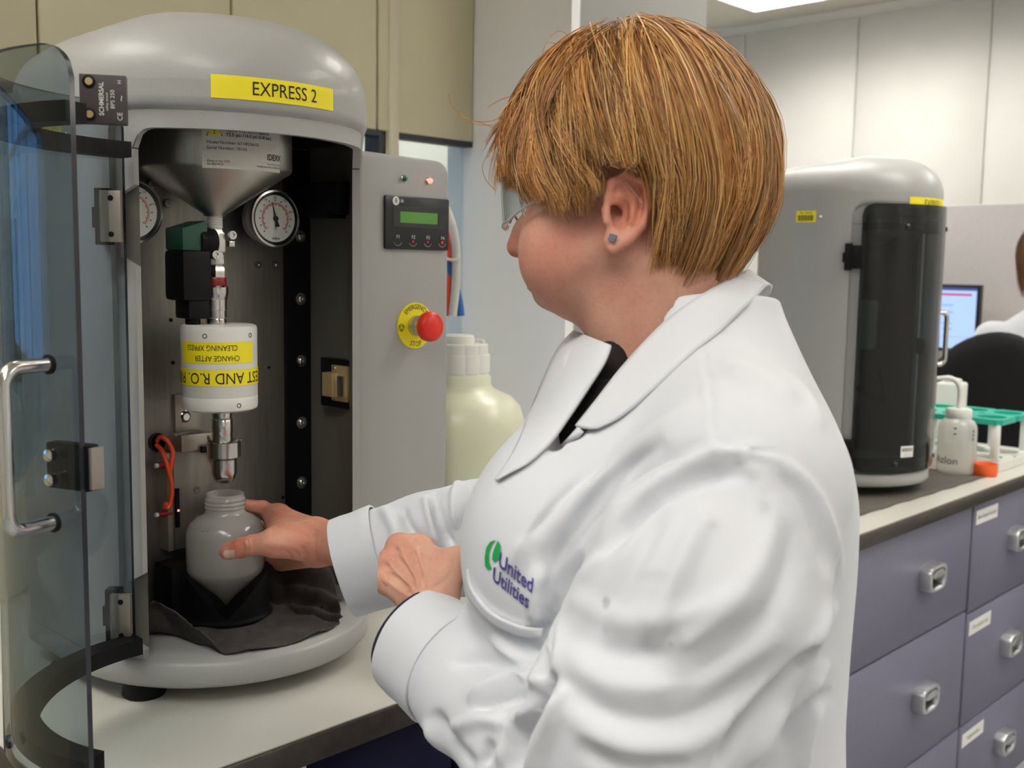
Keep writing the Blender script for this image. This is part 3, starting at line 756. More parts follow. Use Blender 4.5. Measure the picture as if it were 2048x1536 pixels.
# gauges
def gauge(xl, yl, zl, shown):
    g = empty('gauge'); g.parent = m1
    q = Matrix.Translation((xl, yl, zl)) @ Matrix.Scale(1.10, 4)
    a = (0, -1, 0)
    b = MB().lathe([(0.026, -0.02), (0.028, -0.018), (0.028, 0.004), (0.0335, 0.005), (0.0345, 0.008), (0.0335, 0.012), (0.0312, 0.0125), (0.0305, 0.010)], S2, (0, 0, 0), a, 48, cap=False, xf=q); b.build('case', g)
    MB().lathe([(0.0, 0.0094), (0.0305, 0.0094)], M['black'], (0, 0, 0), a, 40, cap=False, xf=q).build('gasket', g)
    f = MB().lathe([(0.0, 0.0096), (0.0275, 0.0096)], M['paper_w'], (0, 0, 0), a, 48, cap=False, xf=q)
    def mk(r0, r1, ang, w_, m_):
        c, s = math.sin(ang), math.cos(ang); px_, pz_ = math.cos(ang), -math.sin(ang)
        f.add([tuple(q @ Vector((c*r+px_*e, -0.0099, s*r+pz_*e))) for r, e in ((r0, -w_), (r0, w_), (r1, w_), (r1, -w_))], [(0, 1, 2, 3)], m_, False)
    for k in range(13):
        an = math.radians(-135+270*k/12); mk(0.0205, 0.0225, an, 0.0007, M['ink']); mk(0.0150, 0.0165, an, 0.0006, M['red'])
    arc = [math.radians(-135+270*k/40) for k in range(41)]
    M['gauge_red'] = M.get('gauge_red') or mat('faded red print', (0.60, 0.16, 0.14), 0.6)
    f.grid(np.array([[tuple(q @ Vector((r*math.sin(t_), -0.0098, r*math.cos(t_)))) for r in (0.0165, 0.0180)] for t_ in arc]), M['gauge_red'], False)
    f.grid(np.array([[tuple(q @ Vector((r*math.sin(t_), -0.0098, r*math.cos(t_)))) for r in (0.0186, 0.0190)] for t_ in arc]), M['ink'], False)
    f.build('dial', g)
    tx_ = lambda x, y, z: tuple(q @ Vector((x, -0.0099-z, y)))
    label_mb(0, 0, None, [('80', 0.004, 0, 0.0245, M['ink'], {}), ('120', 0.004, 0.0125, 0.0215, M['ink'], {}), ('40', 0.004, -0.0135, 0.0215, M['ink'], {}), ('160', 0.004, 0.023, 0.009, M['ink'], {}), ('psi', 0.003, 0.0, 0.006, M['ink'], {}), ('bar', 0.003, 0, -0.012, M['ink'], {}), ('WIKA', 0.0042, 0, -0.0235, M['navy'], dict(bold=True))], tx_).build('dial_print', g)
    nd = MB(); an = math.radians(-14)
    dv = np.array([math.sin(an), 0, math.cos(an)]); pv = np.array([math.cos(an), 0, -math.sin(an)])
    o_ = np.array([0, -0.0108, 0])
    nd.add([tuple(q @ Vector(o_+dv*r+pv*e)) for r, e in ((0.0, -0.0012), (0.0, 0.0012), (0.0205, 0.0003), (0.0205, -0.0003))], [(0, 1, 2, 3)], M['ink'], False)
    nd.add([tuple(q @ Vector(o_+dv*r+pv*e)) for r, e in ((0.0, -0.001), (0.0, 0.001), (-0.010, 0.0035), (-0.010, -0.0035))], [(0, 1, 2, 3)], M['ink'], False)
    nd.lathe([(0.0032, 0.0105), (0.0032, 0.012), (0.0022, 0.0125)], M['ink'], (0, 0, 0), a, 16, xf=q); nd.build('needle', g)
    MB().lathe([(0.0, 0.0124), (0.0308, 0.0122)], M['clear'], (0, 0, 0), a, 40, cap=False, xf=q).build('lens', g)
    MB().lathe([(0.010, 0.0), (0.010, 0.03)], ST, (0, 0.018, 0), (0, 1, 0), 16, xf=q).build('stem', g)
gauge(0.0905, 0.0135, 0.5555, True)
gauge(-0.105, 0.0135, 0.5555, True)
# back plate details
MB().box((0.138, 0.048, 0.06), (0.1775, 0.0558, 0.652), M['black']).build('seal_strip', m1)
for z in (0.535, 0.449, 0.3626, 0.2759, 0.1903):
    MB().lathe([(0.0085, 0.0), (0.0085, 0.001), (0.006, 0.0014), (0.006, 0.0035), (0.0045, 0.0050), (0.0018, 0.0050), (0.0015, 0.003)], S2, (0.1605, 0.048, z), (0, -1, 0), 18).build('bolt', m1)
def bp(px, py):                                    # a spot on the back plate
    r = FW+RT*(px-CX)/FPX-UP*(py-CY)/FPX; tt = (1.257-CAM[1])/r[1]; return CAM+r*tt-O1
for (px, py, rr) in ((515, 530, 0.005), (549, 530, 0.005), (333, 407, 0.006), (300, 368, 0.006), (342, 640, 0.0025), (566, 995, 0.0025), (538, 735, 0.002), (478, 1000, 0.002), (480, 880, 0.003), (346, 725, 0.0025)):
    p = bp(px, py); MB().lathe([(rr, 0), (rr, rr*0.4), (rr*0.7, rr*0.8), (rr*0.3, rr*0.8), (rr*0.25, rr*0.4)], S2 if rr > 0.0026 else M['black'], (p[0], YP, p[2]), (0, -1, 0), 14).build('screw', m1)
# slide with air cylinder at the lower left
def bpz(px, py, off):
    r = FW+RT*(px-CX)/FPX-UP*(py-CY)/FPX; tt = (1.257-off-CAM[1])/r[1]; return CAM+r*tt-O1
a = bpz(347, 905, 0.022); b = bpz(428, 1085, 0.022)
MB().box((a[0], YP-0.022, b[2]), (b[0], YP, a[2]), M['plate'], bevel=0.001).build('slide_plate', m1)
MB().box((a[0]-0.010, YP-0.024, b[2]), (a[0]-0.002, YP, a[2]), M['hinge'], bevel=0.001).build('cylinder_body', m1)
for (px, py) in ((394, 980), (396, 1034)):
    p = bpz(px, py, 0.022); MB().lathe([(0.005, 0), (0.005, 0.0008), (0.003, 0.001), (0.002, 0.0004)], M['shell_in'], (p[0], YP-0.022, p[2]), (0, -1, 0), 14).build('screw', m1)
a2 = bpz(352, 790, 0.008); b2 = bpz(388, 905, 0.008)
MB().box((a2[0], YP-0.006, b2[2]), (b2[0]+0.012, YP, a2[2]), M['hinge'], bevel=0.001).build('bracket', m1)
p = bpz(373, 834, 0.01); MB().lathe([(0.008, 0), (0.008, 0.001), (0.006, 0.002), (0.0045, 0.005), (0.002, 0.005)], S2, (p[0], YP-0.006, p[2]), (0, -1, 0), 16).build('bolt', m1)
# block with sensor above the slide
a3 = bpz(350, 872, 0.026); b3 = bpz(425, 898, 0.026)
MB().box((a3[0]+0.008, YP-0.028, b3[2]), (b3[0], YP, a3[2]), M['hinge'], bevel=0.003).build('slide_cap', m1)
sb = MB().box((a3[0]+0.034, YP-0.034, b3[2]-0.002), (b3[0]+0.004, YP-0.028, b3[2]+0.006), M['black'])
sb.box((b3[0]-0.012, YP-0.0348, b3[2]), (b3[0]-0.002, YP-0.034, b3[2]+0.004), M['led_red']).build('sensor', m1)
p = bpz(357, 1021, 0.026); MB().box((p[0]-0.003, YP-0.0262, p[2]-0.022), (p[0]+0.002, YP-0.023, p[2]+0.028), M['black']).lathe([(0.0015, 0), (0.0012, 0.001)], M['led_red'], (p[0], YP-0.0262, p[2]), (0, -1, 0), 10).build('reed_switch', m1)
# orange air hoses and grey cable
g0 = bpz(318, 885, 0.006); MB().lathe([(0.0115, 0), (0.0115, 0.003), (0.009, 0.004), (0.008, 0.0)], M['black'], (g0[0], YP, g0[2]), (0, -1, 0), 20).build('grommet', m1)
def curve(px_pts, off):
    P_ = [bpz(a_, b_, o_) for (a_, b_), o_ in zip(px_pts, off)]; out = []
    n = len(P_)
    for i in range(n-1):
        p0, p1, p2, p3 = P_[max(i-1, 0)], P_[i], P_[i+1], P_[min(i+2, n-1)]
        for k in range(6):
            t_ = k/6; out.append(0.5*((2*p1)+(-p0+p2)*t_+(2*p0-5*p1+4*p2-p3)*t_*t_+(-p0+3*p1-3*p2+p3)*t_**3))
    out.append(P_[-1]); return out
MB().tube(curve([(314, 882), (322, 874), (337, 884), (346, 905), (344, 925), (340, 945)], [0.004, 0.014, 0.022, 0.026, 0.028, 0.028]), 0.0030, M['orange_tube'], 10).build('air_hose', m1)
MB().tube(curve([(313, 890), (326, 905), (337, 940), (344, 975), (341, 1005), (335, 1017)], [0.004, 0.018, 0.028, 0.030, 0.030, 0.030]), 0.0030, M['orange_tube'], 10).build('air_hose', m1)
p = bpz(334, 1014, 0.026); MB().lathe([(0.0055, -0.002), (0.0060, 0.0), (0.0045, 0.006)], M['orange_tube'], tuple(p), n=14).build('hose_collar', m1)
for py in (930, 1028):
    p = bpz(325, py, 0.02); MB().tube([p+[-0.010, 0, 0], p+[-0.006, 0, 0]], 0.003, M['white_plastic'], 10).tube([p+[-0.006, 0, 0], p+[0.012, 0, 0]], 0.0042, M['red_band'], 10).build('hose_fitting', m1)
MB().tube(curve([(350, 872), (385, 862), (410, 868), (424, 890), (428, 940)], [0.014, 0.02, 0.024, 0.03, 0.02]), 0.0022, M['cable'], 8).build('sensor_cable', m1)
# latch on the right inner wall
lx = MR-0.013
lb = empty('door_latch'); lb.parent = m1
q = Matrix.Translation((lx, -0.030, 0.337))
MB().box((-0.012, -0.040, -0.032), (0.0, 0.034, 0.034), M['black'], xf=q, bevel=0.0015).build('latch_mount', lb)
MB().box((-0.016, -0.030, -0.022), (-0.012, 0.004, 0.026), M['brass'], xf=q, bevel=0.0008).box((-0.026, -0.010, -0.016), (-0.012, 0.012, 0.016), M['brass'], xf=q, bevel=0.001).box((-0.022, -0.026, -0.014), (-0.016, -0.012, 0.013), S2, xf=q, bevel=0.001).build('catch', lb)
for z in (-0.019, 0.022):
    MB().lathe([(0.0028, 0), (0.0026, 0.0015), (0.001, 0.0015)], S2, (-0.016, -0.002, z), (-1, 0, 0), 12, xf=q).build('screw', lb)
# upper right black sensor block with cable
q = Matrix.Translation((lx-0.002, -0.015, 0.585))
MB().box((-0.030, -0.045, -0.022), (0.0, 0.030, 0.020), M['black'], xf=q, bevel=0.003).box((-0.034, -0.030, -0.027), (-0.004, 0.012, -0.020), M['black'], xf=q).build('upper_sensor', m1)
MB().tube([(0.125, 0.05, 0.652), (0.13, 0.04, 0.630), (0.137, 0.028, 0.605), (0.142, 0.015, 0.592)], 0.0022, M['black'], 8).build('sensor_cable', m1)
# ---- control wing face
yw = 0.0
def wp(px, py):
    r = FW+RT*(px-CX)/FPX-UP*(py-CY)/FPX; tt = (1.2015-CAM[1])/r[1]; return CAM+r*tt-O1
A, B = wp(766, 388), wp(893, 502); A2 = wp(766, 498)
px0, px1 = A[0], B[0]; pz1, pz0 = A[2]-0.001, A2[2]
op = MB().box((px0, -0.006, pz0), (px1, 0.0, pz1), M['black_gloss'], bevel=0.003).build('operator_panel', m1)
W_, H_ = px1-px0, pz1-pz0
def pm(x, y, z): return (px0+x*W_, -0.0062-z, pz0+y*H_)
pr_ = MB()
def quad(x0_, y0_, x1_, y1_, m_, z): pr_.add([pm(x0_, y0_, z), pm(x1_, y0_, z), pm(x1_, y1_, z), pm(x0_, y1_, z)], [(0, 1, 2, 3)], m_, False)
quad(0.11, 0.42, 0.93, 0.80, M['panel_grey'], 0.0002); quad(0.215, 0.50, 0.82, 0.71, M['lcd'], 0.0004); quad(0.80, 0.50, 0.82, 0.71, M['ink'], 0.0006)
pr_.lathe([(0.0, 0), (0.0062, 0.0002)], M['paper_w'], pm(0.15, 0.90, 0.0002), (0, -1, 0), 24, cap=False)
for k in range(4):
    cx0 = 0.18+0.233*k
    arc = [math.radians(200+140*i/14) for i in range(15)]
    pr_.grid(np.array([[pm(cx0+r_*math.cos(t_)/W_, 0.165+r_*math.sin(t_)/H_, 0.0004) for r_ in (0.0070, 0.0078)] for t_ in arc]), M['ink_grey'], False)
    if k: pr_.lathe([(0, 0), (0.0026, 0.0001)], M['red'], pm(cx0, 0.155, 0.0004), (0, -1, 0), 12 if k == 3 else 3, cap=False)
pr_.build('panel_print', op)
op2 = label_mb(0, 0, None, [('E', 0.0085, 0.15*W_, 0.90*H_, M['ink'], dict(bold=True)), ('50', 0.0062, 0.235*W_, 0.90*H_, M['paper_w'], dict(sx=0.9))]+[('F%d' % (k+1), 0.0072, (0.18+0.233*k)*W_, 0.235*H_, M['paper'], {}) for k in range(4)],
    lambda x, y, z: (px0+x, -0.0068-z, pz0+y)); op2.build('panel_lettering', op)
for (px, py, mm) in ((806, 357, M['led_green']), (856, 362, M['led_red'])):
    p = wp(px, py); MB().lathe([(0.0052, 0), (0.0052, 0.002), (0.0042, 0.003), (0.0040, 0.0035)], S2, (p[0], yw, p[2]), (0, -1, 0), 18).lathe([(0.0040, 0.003), (0.0040, 0.005), (0.0028, 0.0075), (0.0010, 0.0085)], mm, (p[0], yw, p[2]), (0, -1, 0), 16).build('indicator_lamp', m1)
# emergency stop
es = empty('emergency_stop'); es.parent = m1
p = wp(829, 651)
MB().lathe([(0.0, 0.0022), (0.0300, 0.0022), (0.0302, 0.0015), (0.0302, 0.0)], M['yellow'], (p[0], 0, p[2]), (0, -1, 0), 48, cap=False).build('yellow_disc', es)
def arcmap(flip):
    def f(x, y, z):
        a = x/0.0245
        r = 0.0245+y
        return (p[0]+r*math.sin(a), -0.0024-z, p[2]+r*math.cos(a)) if not flip else (p[0]+(0.0245-y)*math.sin(a), -0.0024-z, p[2]-(0.0245-y)*math.cos(a))
    return f
label_mb(0, 0, None, [('EMERGENCY', 0.0090, 0, 0, M['ink'], dict(sx=0.82))], arcmap(False)).build('disc_lettering', es)
label_mb(0, 0, None, [('STOP', 0.0095, 0, 0, M['ink'], dict(sx=0.9))], arcmap(True)).build('disc_lettering', es)
sy = MB(); c_ = (p[0]-0.0245, -0.0024, p[2]-0.002)
sy.grid(np.array([[(c_[0]+r_*math.cos(t_), c_[1]-0.0003, c_[2]+r_*math.sin(t_)) for r_ in (0.0042, 0.0049)] for t_ in np.linspace(0, 2*math.pi, 25)]), M['ink'], False)
for (u0, u1) in (((-0.0035, 0.002), (0.0035, 0.002)), ((-0.0035, 0.002), (0, -0.0042)), ((0.0035, 0.002), (0, -0.0042))):
    sy.tube([(c_[0]+u0[0], c_[1]-0.0003, c_[2]+u0[1]), (c_[0]+u1[0], c_[1]-0.0003, c_[2]+u1[1])], 0.0004, M['ink'], 6)
sy.build('disc_symbol', es)
MB().lathe([(0.0135, 0.002), (0.0135, 0.012), (0.0125, 0.013), (0.0125, 0.020), (0.0135, 0.021), (0.0135, 0.024)], S2, (p[0], 0, p[2]), (0, -1, 0), 32).build('collar', es)
MB().lathe([(0.012, 0.023), (0.0165, 0.024), (0.0192, 0.026), (0.0195, 0.029), (0.0195, 0.033), (0.0185, 0.0365), (0.0150, 0.0385), (0.0145, 0.0380), (0.0130, 0.0388), (0.006, 0.0402), (0.0, 0.0405)], M['red'], (p[0], 0, p[2]), (0, -1, 0), 40, cap=False).build('mushroom_button', es)
ES = 1.12; es.scale = (ES, ES, ES); es.location = (p[0]*(1-ES), 0.0, p[2]*(1-ES))
# ------------------------------------------------------------------ things inside the open machine
BXY = np.array([ax+0.0085, ay])+O1[:2]                # bottle axis in the world
ZF = BENCH+0.052                                       # floor of the machine
# absorbent cloth
def cloth_mat(name, base):
    m = base.copy(); m.name = name; nt = m.node_tree; b = nt.nodes['Principled BSDF']
    tc = nt.nodes.new('ShaderNodeTexCoord'); v = nt.nodes.new('ShaderNodeTexVoronoi'); v.inputs['Scale'].default_value = 42
    nt.links.new(tc.outputs['Object'], v.inputs['Vector'])
    lt = nt.nodes.new('ShaderNodeMath'); lt.operation = 'LESS_THAN'; lt.inputs[1].default_value = 0.11; nt.links.new(v.outputs['Distance'], lt.inputs[0])
    src = b.inputs['Base Color'].links[0].from_socket
    mx = nt.nodes.new('ShaderNodeMixRGB'); mx.inputs[2].default_value = (0.008, 0.007, 0.007, 1)
    nt.links.new(lt.outputs[0], mx.inputs[0]); nt.links.new(src, mx.inputs[1]); nt.links.new(mx.outputs[0], b.inputs['Base Color']); return m
M['cloth_d'] = cloth_mat('perforated cloth', M['cloth'])
ns, nt_ = 90, 60
G = np.zeros((ns, nt_, 3)); rr = np.random.default_rng(3)
jit = rr.normal(0, 0.0011, (ns+nt_)*2)
for i in range(ns):
    for j in range(nt_):
        s, t = i/(ns-1), j/(nt_-1)
        x = -0.160+0.345*s; y = -0.176+0.150*t
        e = 0.0
        if j == 0: y += jit[i]
        if j == nt_-1: y += jit[ns+i]
        if i == 0: x += jit[2*ns+j]
        if i == ns-1: x += jit[2*ns+j+20]
        # front edge follows the round base
        yf = -math.sqrt(max(0.172**2-min(abs(x), 0.16)**2, 0.0025))
        y = yf+(0.048-yf)*t if True else y
        if j == 0: y += jit[i]*1.5
        z = 0.002+0.0016*math.sin(x*90+2*y*40)+0.0012*math.sin(y*130-x*50)
        # right part runs up the wall, with a crease
        s0 = 0.062-0.25*(y+0.06)*0.3
        if x > s0:
            u = x-s0; z += 0.62*u*min(1, max(0.15, (y+0.15)/0.09)); x = s0+0.60*u
            z += 0.004*math.sin(u*160+y*60)
        # rear edge lifts too
        if t > 0.62 and x > -0.02: z += (t-0.62)*0.05*min(1, (x+0.02)/0.05)
        z = min(z, 0.066+0.006*math.sin(y*70))
        # left front corner folded up into a standing flap
        fl = -0.085-0.1*(y+0.12)
        if x < fl and y < -0.03:
            u = fl-x; k = min(1, max(0, (-0.03-y)/0.03)); z += 0.75*u*k; x = fl-u*(1-0.55*k)+0.0
        r = math.hypot(x, y)
        if y < -0.01 and r > 0.171: x *= 0.171/r; y *= 0.171/r
        if y >= -0.01: x = max(min(x, 0.166), -0.166)
        G[i, j] = (x, y, z)
ck = MB(); ck.grid(G, M['cloth_d']); co = ck.build('absorbent_cloth', None, solid=0.0016); co.location = (O1[0], O1[1], ZF+0.0006)
tag(co, 'dark brown perforated absorbent cloth crumpled in the floor of the open machine', 'cloth')
# cradle
cd = empty('bottle_cradle', (BXY[0], BXY[1], ZF)); tag(cd, 'black cone-shaped bottle cradle with a notched front, inside the open machine', 'bottle holder')
toc = math.atan2(-BXY[1], -BXY[0])
n = 96; ro, ri = 0.053, 0.049
Gc = []
def wall_h(t):
    f = math.cos(t-toc); l = abs(math.sin(t-toc))
    h = 0.012+1.05*l*ro
    if f < 0: h = 0.012+1.05*ro+0.004
    return min(h, 0.066)
for k in range(n):
    t = 2*math.pi*k/n; c, s_ = math.cos(t), math.sin(t); h = wall_h(t)
    rb = max(0.008, (h-0.012)/1.05)
    Gc.append([(0.056*c, 0.056*s_, 0.004), (0.057*c, 0.057*s_, 0.008), (ro*c, ro*s_, 0.011), (ro*c, ro*s_, h), (min(ri, rb+0.004)*c, min(ri, rb+0.004)*s_, h), (0.006*c, 0.006*s_, 0.0125)])
cm = MB(); cm.grid(np.array(Gc), M['black'], True, close_u=True); cm.add([g[-1] for g in Gc], [tuple(range(n))], M['black'], False)
cm.add([g[0] for g in Gc], [tuple(reversed(range(n)))], M['black'], False)
o = cm.build('cup', cd); smooth_angle(o, 30)
MB().box((-0.064, 0.018, 0.004), (-0.036, 0.062, 0.072), M['black'], bevel=0.002).build('rear_bracket', cd)
# conical bottle
bt = empty('conical_bottle', (BXY[0], BXY[1], BENCH)); tag(bt, 'frosted conical sample bottle without a cap, held in the woman\'s right hand', 'bottle')
zt = 0.0
pro = [(0.0, 0.0675), (0.003, 0.068), (0.020, 0.086), (0.040, 0.106), (0.0470, 0.1135), (0.0482, 0.118), (0.0482, 0.160), (0.0470, 0.168), (0.0430, 0.1755), (0.0340, 0.1825), (0.0265, 0.186), (0.0242, 0.189), (0.0236, 0.193),
       (0.0250, 0.1945), (0.0250, 0.1960), (0.0236, 0.1975), (0.0252, 0.1995), (0.0252, 0.201), (0.0236, 0.2025), (0.0250, 0.2045), (0.0250, 0.206), (0.0238, 0.2075), (0.0238, 0.2115), (0.0225, 0.2120),
       (0.0222, 0.2110), (0.0222, 0.190), (0.0245, 0.1862), (0.0330, 0.1810), (0.0455, 0.167), (0.0466, 0.160), (0.0466, 0.118), (0.0385, 0.107), (0.0, 0.0690)]
o = MB().lathe(pro, M['bottle'], (0, 0, 0), n=64, cap=False).build('body', bt); smooth_angle(o, 50)
tb = math.radians(-75)
def bmap(x, y, z):
    a = tb+x/0.045; r = 0.0445; sl = y; return ((r+z-0.010*max(0, sl/0.01))*math.sin(a), -(r+z-0.010*max(0, sl/0.01))*math.cos(a), 0.1745+y*0.6)
label_mb(0, 0, None, [('E 1120', 0.0095, 0, 0.001, M['ink_grey'], dict(sx=1.2))], bmap, lift=0.002).build('pen_marking', bt)

# ------------------------------------------------------------------ carboys behind the machine
def carboy(name, loc, R, rn, H, m, label, cap_m, tubes):
    t = empty(name, loc); tag(t, label, 'carboy')
    pr = [(0, 0.001), (R*0.93, 0.001), (R*0.99, 0.012), (R, 0.03), (R, H*0.60), (R*0.985, H*0.66), (R*0.93, H*0.715), (R*0.80, H*0.755), (rn*1.22, H*0.785), (rn*1.08, H*0.80), (rn*1.04, H*0.815), (rn*1.04, H*0.845), (rn*0.99, H*0.855), (rn*0.96, H*0.87), (0, H*0.87)]
    o = MB().lathe(pr, m, n=56, cap=False).build('body', t); smooth_angle(o, 60)
    z0 = H*0.862; h = H*0.086
    c = MB(); nn = 60; ring = []
    for k in range(nn):
        tt = 2*math.pi*k/nn; ring.append(1.0 if k % 5 else 0.965)
    Gk = [[((rn*f*g_)*math.cos(2*math.pi*k/nn), (rn*f*g_)*math.sin(2*math.pi*k/nn), z) for (f, z) in ((0.97, z0), (1.0, z0+0.002), (1.0, z0+h-0.004), (0.98, z0+h), (0.93, z0+h), (0.92, z0+h*1.5), (0.90, z0+h*1.54), (0.0, z0+h*1.54))] for k, g_ in zip(range(nn), ring)]
    c.grid(np.array(Gk), cap_m, True, close_u=True); o = c.build('cap', t); smooth_angle(o, 30)
    ztop = z0+h*1.54
    c2 = MB().lathe([(rn*0.5, ztop), (rn*0.5, ztop+0.012), (rn*0.45, ztop+0.014), (0, ztop+0.014)], cap_m, n=24, cap=False)
    c2.build('spout_boss', t)
    for k in range(5):
        a = -0.6+0.25*k; MB().lathe([(0.004, ztop-0.002), (0.004, ztop+0.005), (0.002, ztop+0.006)], cap_m, (rn*0.78*math.cos(a), rn*0.78*math.sin(a), 0), n=10).build('cap_knob', t)
    return t, ztop
cw = P0 = Pw(915, 800, 1.80)
cb, zt_ = carboy('carboy', (cw[0], cw[1], BENCH), 0.113, 0.0535, 0.372, M['carboy'], 'pale yellow plastic carboy with a white ribbed cap behind the control panel', M['white_plastic'], True)
# tubes rising from its cap
def wtube(pts, r, m, name, par):
    P_ = [Pw(*p)-np.array([cw[0], cw[1], BENCH]) for p in pts]; out = []
    nP = len(P_)
    for i in range(nP-1):
        p0, p1, p2, p3 = P_[max(i-1, 0)], P_[i], P_[i+1], P_[min(i+2, nP-1)]
        for k in range(6):
            t_ = k/6; out.append(0.5*((2*p1)+(-p0+p2)*t_+(2*p0-5*p1+4*p2-p3)*t_*t_+(-p0+3*p1-3*p2+p3)*t_**3))
    out.append(P_[-1]); MB().tube(out, r, m, 12).build(name, par)
M['blue_tube'] = mat('blue tube', (0.02, 0.14, 0.42), 0.35)
M['clear_tube'] = mat('milky tube', (0.62, 0.60, 0.56), 0.35)
wtube([(922, 632, 1.79), (918, 600, 1.79), (908, 560, 1.79), (890, 520, 1.78)], 0.0062, M['blue_tube'], 'blue_tube', cb)
wtube([(905, 632, 1.78), (912, 560, 1.78), (910, 480, 1.77), (895, 425, 1.76), (870, 380, 1.75)], 0.0072, M['clear_tube'], 'milky_tube', cb)
wtube([(893, 632, 1.79), (900, 560, 1.79), (901, 505, 1.785), (885, 440, 1.78)], 0.0062, M['orange_tube'], 'orange_tube', cb)
wtube([(890, 516, 1.765), (906, 520, 1.765), (921, 516, 1.765)], 0.0026, M['white_plastic'], 'cable_tie', cb)
lc = Pw(-62, 1100, 1.60)
carboy('carboy', (lc[0], lc[1], BENCH), 0.080, 0.052, 0.41, M['carboy_w'], 'white plastic carboy at the left edge, beyond the open door', M['white_plastic'], False)
# white bench instrument far left behind the glass, with red tray
li = Pw(-10, 640, 2.9)
bl = empty('side_bench', (li[0], li[1], 0)); tag(bl, 'pale bench unit in the next room, seen past the left edge', 'bench')
MB().box((-0.5, -0.3, 0.0), (0.35, 0.3, 1.10), M['wall_white'], bevel=0.004).build('body', bl)
bx = empty('lab_instrument', (li[0], li[1], 1.10)); tag(bx, 'pale blue and dark instrument on the bench in the next room, far left', 'lab instrument')
M['pale_blue'] = mat('pale blue enamel', (0.45, 0.56, 0.60), 0.4); M['dark_blue'] = mat('dark blue panel', (0.02, 0.03, 0.06), 0.5)
MB().box((-0.3, -0.2, 0.0), (0.11, 0.2, 0.16), M['dark_blue'], bevel=0.004).build('base_unit', bx)
MB().box((-0.3, -0.2, 0.16), (0.12, 0.2, 0.34), M['pale_blue'], bevel=0.01).build('hood', bx)
MB().box((-0.2, -0.22, 0.34), (0.13, 0.1, 0.42), M['white_plastic'], bevel=0.02).build('lid', bx)

# ------------------------------------------------------------------ things on the bench by the closed machine
mt = MB(); Gm = []
corners = [np.array([2.00, 1.10]), np.array([2.205, 0.965]), np.array([2.69, 0.968]), np.array([2.72, 1.36]), np.array([2.05, 1.36])]
mt = MB()
pts2 = [(1.98, 0.985), (2.68, 0.962), (2.70, 1.34), (2.0, 1.36)]
for i in range(25):
    row = []
    for j in range(17):
        s, t = i/24, j/16
        p = (1-s)*(1-t)*np.array(pts2[0])+s*(1-t)*np.array(pts2[1])+s*t*np.array(pts2[2])+(1-s)*t*np.array(pts2[3])
        row.append((p[0]+0.002*math.sin(j*2.1), p[1]+0.002*math.sin(i*1.7), 0.0012+0.0008*math.sin(i*0.9+j*1.3)))
    Gm.append(row)
mt.grid(np.array(Gm), M['cloth2']); mo = mt.build('absorbent_mat', None, solid=0.0018); mo.location = (0, 0, BENCH+0.0015)
tag(mo, 'dark grey absorbent mat spread under the closed silver machine', 'mat')
m2.location.z = BENCH+0.0035

def wash_bottle():
    p = Pw(1905, 900, 2.665); t = empty('wash_bottle', (2.690, 1.040, BENCH)); tag(t, 'frosted wash bottle with a bent white spout and handwriting, beside the closed machine', 'bottle')
    R = 0.046
    o = MB().lathe([(0, 0.001), (R*0.92, 0.001), (R, 0.008), (R, 0.108), (R*0.96, 0.122), (R*0.80, 0.134), (R*0.62, 0.139), (R*0.58, 0.142), (0, 0.142)], M['bottle2'], n=40, cap=False).build('body', t); smooth_angle(o, 50)
    nn = 40
    Gk = [[((0.031*(1 if k % 2 else 0.97)*f)*math.cos(2*math.pi*k/nn), (0.031*(1 if k % 2 else 0.97)*f)*math.sin(2*math.pi*k/nn), z) for f, z in ((0.96, 0.137), (1, 0.139), (1, 0.160), (0.94, 0.163), (0, 0.163))] for k in range(nn)]
    MB().grid(np.array(Gk), M['white_plastic'], True, close_u=True).build('cap', t)
    d = np.array([-0.60, 0.80, 0]); pts = [np.array([0, 0, 0.160]), np.array([0, 0, 0.200])]
    for k in range(1, 8):
        a = math.radians(100)*k/7; pts.append(np.array([0, 0, 0.205])+d*0.034*(1-math.cos(a))+np.array([0, 0, 0.034*math.sin(a)]))
    pts.append(pts[-1]+d*0.03+np.array([0, 0, -0.004])); pts.append(pts[-1]+d*0.03+np.array([0, 0, -0.010]))
    MB().tube(pts, [0.0065]*(len(pts)-3)+[0.0055, 0.005, 0.004], M['white_plastic'], 12).build('spout', t)
    vd = -np.array([2.69, 1.04]); a0 = math.atan2(vd[0], -vd[1])
    mpp = lambda x, y, z: ((R+0.0004+z)*math.sin(a0+x/R), -(R+0.0004+z)*math.cos(a0+x/R), y)
    lb = label_mb(0, 0, None, [('Virkon', 0.001, 0, 0, M['ink'], {})][:0]+[('Azlon', 0.026, -0.026, 0.036, M['ink'], dict(sx=1.0))], mpp)
    M['faint'] = mat('faint blue print', (0.42, 0.46, 0.52), 0.6)
    for (x, y, w_, h_, mm) in ((-0.006, 0.118, 0.006, 0.004, M['ink']), (-0.006, 0.104, 0.006, 0.004, M['ink']), (0.040, 0.112, 0.004, 0.006, M['ink']), (0.040, 0.102, 0.004, 0.006, M['ink']), (0.040, 0.092, 0.004, 0.006, M['ink']),
                           (-0.012, 0.096, 0.018, 0.0015, M['faint']), (0.018, 0.096, 0.026, 0.0015, M['faint']), (0.018, 0.091, 0.026, 0.0015, M['faint']), (0.018, 0.086, 0.022, 0.0015, M['faint']), (-0.012, 0.091, 0.016, 0.0015, M['faint'])):
        lb.add([mpp(x+a*w_/2, y+b*h_/2, 0.0004) for a, b in ((-1, -1), (1, -1), (1, 1), (-1, 1))], [(0, 1, 2, 3)], mm, False)
    lb.build('print', t)
    return t
wash_bottle()
